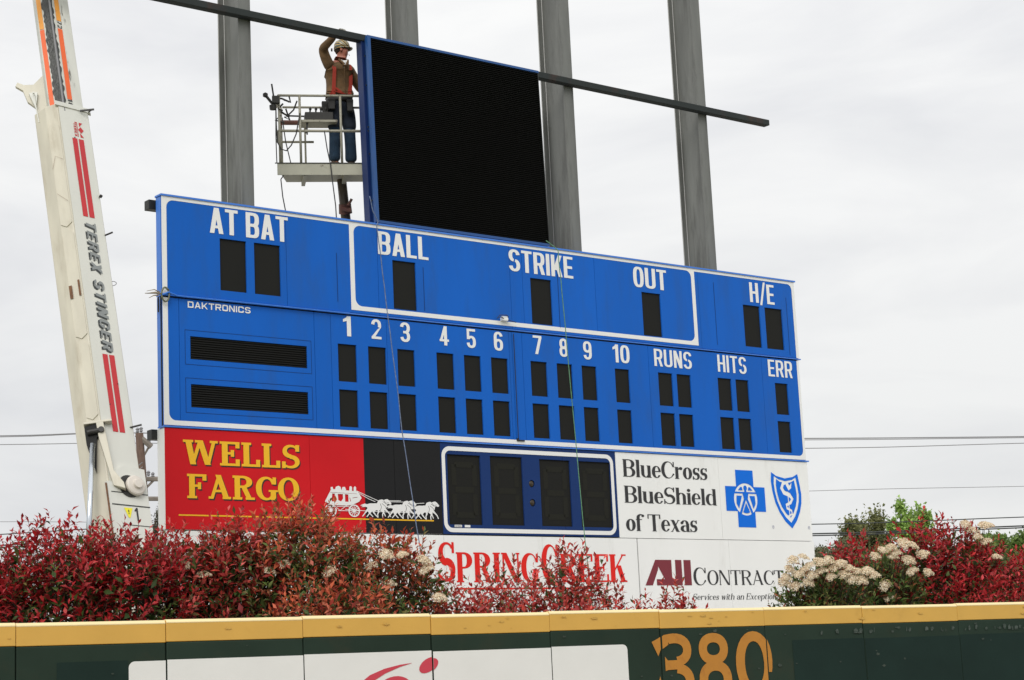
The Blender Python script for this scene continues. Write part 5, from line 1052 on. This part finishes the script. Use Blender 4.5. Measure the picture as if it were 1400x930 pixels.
for x, y, h in ((.045, .03, TH), (.33, .03, TH), (.895, .03, TH), (1.39, .03, TH), (.10, .56, TH), (.43, .56, .78), (1.39, .56, TH)): rail('post', [(x, y, 0), (x, y, h)], .0175 if y < .1 else .014)
m = MB(); m.tube([(.06, .50, .74), (.95, .50, .74)], .035, 10); m.build('torsion_bar', lift_red, lift, smooth=True)
m = MB(); m.tube([(.2, .5, .84), (.95, .5, .82)], .012, 6); m.tube([(.15, .1, .7), (.25, .1, .8), (.3, .1, .93)], .012, 6); m.build('hydraulic_pipe', lift_dark, lift)
m = MB(); m.box(.405, .80, .10, .34, .655, .775); m.build('control_box', lift_dark, lift, bevel=.01)
m = MB(); m.box(.33, .85, .06, .36, .618, .648); m.build('control_shelf', lift_tube, lift)
for x in (.48, .56, .63, .70): mb = MB(); mb.tube([(x, .2, .775), (x + .006, .18, .83)], .012, 6); mb.lathe([(.018, 0), (.02, .02), (.008, .04)], 8, (x + .006, .18, .825)); mb.build('control_lever', lift_dark, lift)
m = MB(); m.box(.42, .44, .11, .13, .45, .62); m.prism([(.40, .47), (.43, .47), (.45, .61), (.425, .61)], .1, .13, 'y'); m.build('shelf_bracket', lift_dark, lift)
rng3 = random.Random(11)
m = MB()
for k in range(7):
    a = Vector((.02 + rng3.uniform(-.04, .1), rng3.uniform(-.02, .1), .75 + rng3.uniform(-.1, .25))); m.tube([a, a + Vector((rng3.uniform(-.08, .16), rng3.uniform(-.05, .05), rng3.uniform(-.08, .08))), a + Vector((rng3.uniform(0, .22), rng3.uniform(-.05, .05), rng3.uniform(-.12, .12)))], .013, 6)
m.lathe([(.0, -.04), (.045, -.03), (.05, .03), (.0, .05)], 10, (-.04, .0, .80)); m.lathe([(.0, -.04), (.035, -.02), (.035, .02), (.0, .04)], 8, (-.14, .0, .98)); m.tube([(-.14, 0, .98), (-.08, 0, .90), (-.04, 0, .84), (.02, 0, .88)], .02, 6); m.tube([(-.02, 0, .90), (-.05, 0, 1.14)], .012, 6); m.box(-.05, .05, -.04, .05, .86, .96)
m.build('hose_bundle', lift_dark, lift, label='tangled black hoses and clamp at the left corner')
rail('loose_cable', [(.0, .0, .84), (.0, -.01, .55), (.01, -.01, .30), (.06, -.01, .20), (.13, 0, .18), (.20, 0, .26), (.27, 0, .42), (.31, 0, .62), (.33, 0, .72)], .009, cable_black)
rail('loose_cable', [(.0, .0, .84), (-.01, -.01, .4), (-.005, -.01, .0)], .007, cable_black)
rail('hanging_cable', [(.10, .3, .75), (.14, .3, .4), (.20, .2, .05), (.05, .1, -.20), (.07, .1, -.45), (.12, .1, -.75), (.2, .2, -1.5)], .008, cable_black)
rail('hanging_cable', [(.66, -.01, .46), (.69, -.02, .2), (.73, -.02, -.02), (.755, -.01, -.3), (.785, .0, -.6), (.81, .05, -1.3)], .008, cable_black)
m = MB(); m.box(1.19, 1.40, -.03, .10, .26, .41); m.build('socket_box', lift_paint, lift, bevel=.01)
m = MB(); m.box(1.27, 1.40, -.02, .12, .42, .56); m.build('tool_bracket', lift_dark, lift)
kinv = lift.matrix_world.inverted(); kl = lambda x, y, d: tuple(kinv @ at(x, y, d))
m = MB(); m.tube([kl(466, 236, 28.2), kl(472, 292, 28.3), kl(478, 345, 28.4)], [.065, .068, .07], 14); m.tube([kl(461, 232, 28.1), kl(480, 236, 28.2)], .05, 10); m.build('jib_arm', boom_brown, lift, smooth=True)
m = MB(); m.tube([kl(471.5, 279, 28.25), kl(472.5, 292, 28.28)], [.088, .095], 12); m.tube([kl(476, 281, 28.1), kl(481, 272, 28.1)], .02, 6); m.tube([kl(466, 285, 28.15), kl(480, 288, 28.15)], .03, 6); m.build('arm_wrap', lift_red, lift)
q = KO + ek * .9 + ak * .7
m = MB(); m.tube([kl(478, 345, 28.4), tuple(kinv @ Vector((q.x + .35, q.y + .9, 1.4)))], [.09, .12], 12); m.build('lower_boom', lift_paint, lift)
m = MB(); gx, gy = q.x + .35, q.y + .9
m.poly([tuple(kinv @ Vector((gx + a, gy + b, c))) for c in (.3, 1.4) for a, b in ((-1.1, -.4), (1.1, -.4), (1.1, .8), (-1.1, .8))], [(0, 3, 2, 1), (4, 5, 6, 7), (0, 1, 5, 4), (1, 2, 6, 5), (2, 3, 7, 6), (3, 0, 4, 7)]); m.build('chassis', lift_paint, lift)
for dx in (-.8, .8):
    for dy in (-.5, .7): m = MB(); m.tube([tuple(kinv @ Vector((gx + dx, gy + dy, .4))), tuple(kinv @ Vector((gx + dx, gy + dy + .25, .4)))], .4, 18); m.build('wheel', lift_dark, lift)

# ------------------------------------------------------------------ worker on the platform
WP = KO + ek * .965 + ak * .34
man = empty('person', frameM(WP, ek, ak, Vector((0, 0, 1))) @ Matrix.Scale(1.13, 4), 'worker in tan shirt, red harness and striped hard hat reaching up to the beam', 'person')
def skinned(nm, V_, E_, rad, mm_, parent=man, lv=2, root=0):
    me = bpy.data.meshes.new(nm); me.from_pydata(V_, E_, []); o = link(nm, me, mm_, parent)
    sk_ = o.modifiers.new('skin', 'SKIN'); sk_.use_smooth_shade = True
    for i, r_ in enumerate(rad):
        r_ = r_ if isinstance(r_, tuple) else (r_, r_); me.skin_vertices[0].data[i].radius = r_; me.skin_vertices[0].data[i].use_root = (i == root)
    s_ = o.modifiers.new('subdivision', 'SUBSURF'); s_.levels = lv; s_.render_levels = lv
    return o
def chain(a, n): return [(i, i + 1) for i in range(a, a + n - 1)]
# joints (x right in view, y away, z up); he faces right and a little to the camera
hipL, hipR = (-.085, -.02, .90), (.095, .04, .90)
kneeL, kneeR = (-.075, -.06, .49), (.125, -.01, .49)
ankL, ankR = (-.085, .0, .09), (.13, .05, .09)
pel, waist, chest, neckb, neck = (.005, .0, .96), (.0, .0, 1.10), (.005, .0, 1.30), (.02, .0, 1.44), (.045, -.01, 1.53)
minv = man.matrix_world.inverted(); eL = (minv.to_3x3() @ eB).normalized(); nL = (minv.to_3x3() @ (-aB)).normalized()
ht = minv @ (BO + eB * 3.13 + aB * .30 + Vector((0, 0, 2.96))); wl_ = ht - nL * .11 + Vector((-.03, 0, -.05)); print('HAND', ht)
shL, elL, wrL = (-.135, -.08, 1.40), (-.215, -.16, 1.61), tuple(wl_)
shR, elR, wrR = (.18, .10, 1.38), (.29, .12, 1.14), (.43, .02, 1.10)
BV = [pel, waist, chest, neckb, neck, (.060, -.015, 1.615), (.065, -.015, 1.69), hipL, kneeL, ankL, (-.03, -.07, .05), hipR, kneeR, ankR, (.19, -.02, .05), shL, elL, wrL, shR, elR, wrR, (.125, -.035, 1.60), (.10, -.03, 1.565)]
BE = [(0, 1), (1, 2), (2, 3), (3, 4), (4, 5), (5, 6), (0, 7), (7, 8), (8, 9), (9, 10), (0, 11), (11, 12), (12, 13), (13, 14), (3, 15), (15, 16), (16, 17), (3, 18), (18, 19), (19, 20), (5, 21), (4, 22)]
BR = [.12, .11, .13, .09, .055, .085, .075, .085, .058, .042, .03, .085, .058, .042, .03, .055, .042, .03, .055, .042, .03, .022, .035]
body = skinned('body', BV, BE, BR, skin_m)
for nm, pts, r_ in (('ear', [(.035, -.095, 1.60), (.038, -.10, 1.635)], .018),):
    m = MB(); m.tube(pts, [r_ * .8, r_], 8); m.build(nm, skin_m, body, smooth=True)
m = MB(); m.lathe([(.0, 0), (.008, .003), (.0, .007)], 8, (.128, -.062, 1.642), (1, -.6, 0)); m.build('eye', lift_dark, body)
m = MB(); m.tube([(.125, -.075, 1.659), (.142, -.045, 1.661)], .005, 5); m.build('eyebrow', hair_m, body)
m = MB(); m.tube([(.138, -.055, 1.570), (.150, -.02, 1.568)], .004, 5); m.build('mouth', mat('lip_colour', (.28, .07, .055), .6), body)
m = MB(); m.lathe([(.0, -.03), (.072, -.02), (.082, .03), (.08, .06), (.0, .07)], 16, (.035, -.012, 1.63), (-.25, 0, 1)); m.build('hair', hair_m, body, smooth=True)
# shirt: loose torso and sleeves
SV = [(.0, .0, .93), (.0, -.005, 1.03), (.0, -.005, 1.16), (.0, .0, 1.30), (.015, .0, 1.41), (-.12, -.075, 1.38), (-.18, -.125, 1.50), (-.215, -.16, 1.61), tuple(Vector(elL).lerp(wl_, .45)), tuple(Vector(elL).lerp(wl_, .9)), (.155, .085, 1.37), (.24, .11, 1.25), (.29, .12, 1.14), (.39, .05, 1.11), (.03, -.003, 1.475)]
SE = [(0, 1), (1, 2), (2, 3), (3, 4), (4, 5), (5, 6), (6, 7), (7, 8), (8, 9), (4, 10), (10, 11), (11, 12), (12, 13), (4, 14)]
SRr = [(.185, .15), (.175, .14), (.18, .14), (.185, .135), (.12, .10), .085, .075, .068, .055, .046, .085, .07, .062, .055, (.062, .062)]
skinned('shirt', SV, SE, SRr, shirt_m, root=2)
m = MB(); m.poly([(.06, -.125, 1.36), (.11, -.115, 1.47), (.04, -.10, 1.47)], [(0, 1, 2)]); m.tube([(.03, -.085, 1.475), (.075, -.115, 1.43), (.115, -.08, 1.475)], .014, 6); m.build('undershirt', vinyl_white, man)
m = MB(); m.tube([(-.0, -.10, 1.485), (.055, -.135, 1.42), (.06, -.15, 1.38)], .016, 6); m.tube([(.12, -.07, 1.485), (.115, -.12, 1.43), (.085, -.15, 1.38)], .016, 6); m.tube([(.07, -.148, 1.38), (.065, -.158, 1.2), (.06, -.165, 1.0)], .006, 5); m.build('collar', shirt_m, man)
# harness
def strap(pts, w=.022):
    mb = MB(); P_ = [Vector(p) for p in pts]; q_ = []
    for p in P_: q_ += [p + Vector((-w, 0, 0)), p + Vector((w, -.002, 0))]
    n_ = len(q_); off = Vector((0, .012, 0)); q_ += [p + off for p in q_]
    for i in range(len(P_) - 1):
        a = 2 * i; mb.poly([q_[a], q_[a + 1], q_[a + 3], q_[a + 2], q_[a + n_], q_[a + 1 + n_], q_[a + 3 + n_], q_[a + 2 + n_]], [(0, 1, 2, 3), (7, 6, 5, 4), (0, 4, 5, 1), (1, 5, 6, 2), (2, 6, 7, 3), (3, 7, 4, 0)])
    return mb.build('harness_strap', strap_m, man)
strap([(-.085, -.05, 1.475), (-.078, -.11, 1.43), (-.065, -.155, 1.33), (-.075, -.168, 1.2), (-.085, -.172, 1.06), (-.09, -.165, .98)], .024)
strap([(.14, -.04, 1.43), (.145, -.085, 1.38), (.15, -.115, 1.25), (.14, -.13, 1.1), (.12, -.145, .99)], .024)
strap([(-.14, -.135, 1.04), (-.05, -.178, 1.02), (.05, -.172, .985), (.13, -.14, .97)], .03)
strap([(-.13, -.14, .98), (-.06, -.175, 1.07), (.02, -.178, 1.0)], .02)
# trousers, tool belt, boots
TV = [(.0, .0, .93), (.005, .0, .86), (-.085, -.02, .78), (-.08, -.045, .62), (-.078, -.055, .47), (-.085, -.03, .28), (-.088, .0, .10), (.10, .03, .78), (.115, .01, .62), (.122, -.005, .47), (.13, .02, .28), (.132, .045, .10)]
TE = [(0, 1), (1, 2), (2, 3), (3, 4), (4, 5), (5, 6), (1, 7), (7, 8), (8, 9), (9, 10), (10, 11)]
skinned('jeans', TV, TE, [(.165, .13), (.16, .125), .105, .088, .080, .078, .082, .105, .088, .080, .080, .086], jeans_m)
skinned('dark_chaps', [(.0, -.005, .95), (.005, -.005, .86), (-.088, -.025, .77), (-.083, -.05, .62), (-.08, -.058, .50), (.105, .025, .77), (.12, .005, .62), (.125, -.01, .50)], [(0, 1), (1, 2), (2, 3), (3, 4), (1, 5), (5, 6), (6, 7)], [(.182, .145), (.175, .14), .115, .10, .090, .115, .10, .092], chaps_m)
m = MB(); m.lathe([(.175, 0), (.182, .02), (.182, .05), (.175, .07)], 20, (.0, .0, .90)); belt = m.build('tool_belt', leather_m, man, smooth=True)
for x, y, w_, h_ in ((-.20, -.10, .09, .20), (-.12, -.19, .10, .14), (.12, -.17, .09, .16)):
    m = MB(); m.prism([(x - w_ / 2, .90), (x + w_ / 2, .90), (x + w_ * .42, .90 - h_), (x - w_ * .42, .90 - h_)], y - .035, y + .035, 'y'); m.build('pouch', leather_m, belt, bevel=.01)
for p, d in (((-.088, .0), (.03, -.11)), ((.132, .045), (.085, -.08))):
    skinned('boot', [(p[0], p[1], .15), (p[0], p[1], .055), (p[0] + d[0] * .6, p[1] + d[1] * .6, .045), (p[0] + d[0] * 1.3, p[1] + d[1] * 1.3, .038)], chain(0, 4), [.062, .058, .048, .04], boot_m)
# gloved hands: the right one lies over the top of the beam with five fingers, the left one is on the display frame
def hand(W_, palm, fd, side, nrm, curl, par, fl=.085):
    W_, palm, fd, side, nrm = [Vector(v) for v in (W_, palm, fd, side, nrm)]; fd.normalize(); side.normalize(); nrm.normalize()
    V0 = [W_, W_.lerp(palm, .6), palm]; o = skinned('glove', [tuple(v) for v in V0], chain(0, 3), [(.036, .036), (.046, .028), (.048, .024)], glove_m, par)
    for i, (s_, L_) in enumerate(zip((-.036, -.012, .012, .035), (.88, 1.0, .94, .74))):
        b = palm + side * s_ ; c = curl * (1 + .12 * i); pts = [b]; d = fd.copy()
        for k in range(3): d = (d * math.cos(c) + -nrm * math.sin(c)).normalized() if k else fd; pts.append(pts[-1] + d * fl * L_ * (.45, .32, .26)[k])
        skinned('finger', [tuple(p) for p in pts], chain(0, 4), [.0115, .0105, .0095, .008], glove_m, o, 1)
    b = W_.lerp(palm, .55) - side * .035; pts = [b, b - side * .03 + fd * .02, b - side * .038 + fd * .055]; skinned('thumb', [tuple(p) for p in pts], chain(0, 3), [.014, .012, .009], glove_m, o, 1)
    return o
hand(wrL, ht, nL + Vector((0, 0, .05)), eL, (0, 0, 1), .55, man)
skinned('forearm_sleeve', [tuple(Vector(elL).lerp(wl_, .5)), wrL], [(0, 1)], [.055, .043], shirt_m, man, 1)
hand(wrR, (.47, -.05, 1.12), (.3, -.9, .1), (.9, .3, .0), (0, -.3, 1), .4, man)
# hard hat worn backwards with a ratchet knob
hat = MB(); hp = []
hc, tilt = Vector((.055, -.012, 1.665)), (-.10, .0, 1)
hat.lathe([(.108, .0), (.105, .035), (.096, .07), (.073, .100), (.038, .118), (.0, .124)], 28, hc, tilt); helmet = hat.build('hard_hat', helmet_m, man, smooth=True)
m = MB(); n = 28; q = Vector(tilt).to_track_quat('Z', 'Y'); inr, otr, drop = [], [], []
for k in range(n):
    a = 2 * math.pi * k / n; w_ = Vector((math.cos(a), math.sin(a), 0)); g_ = max(0, (q @ w_).x) ** 2 * .032 + .006
    inr.append(hc + q @ (w_ * .106)); otr.append(hc + q @ (w_ * (.106 + g_)) + Vector((0, 0, -.012))); drop.append(hc + q @ (w_ * (.102 + g_)) + Vector((0, 0, -.020)))
V_ = inr + otr + drop; F_ = []
for k in range(n): j = (k + 1) % n; F_ += [(k, j, n + j, n + k), (n + k, n + j, 2 * n + j, 2 * n + k), (2 * n + k, 2 * n + j, j, k)]
m.poly(V_, F_); m.build('brim', helmet_m, helmet, smooth=True)
m = MB(); m.lathe([(.022, 0), (.022, .02)], 12, (-.075, -.03, 1.64), (-1, 0, 0)); m.build('ratchet_knob', lift_dark, helmet)
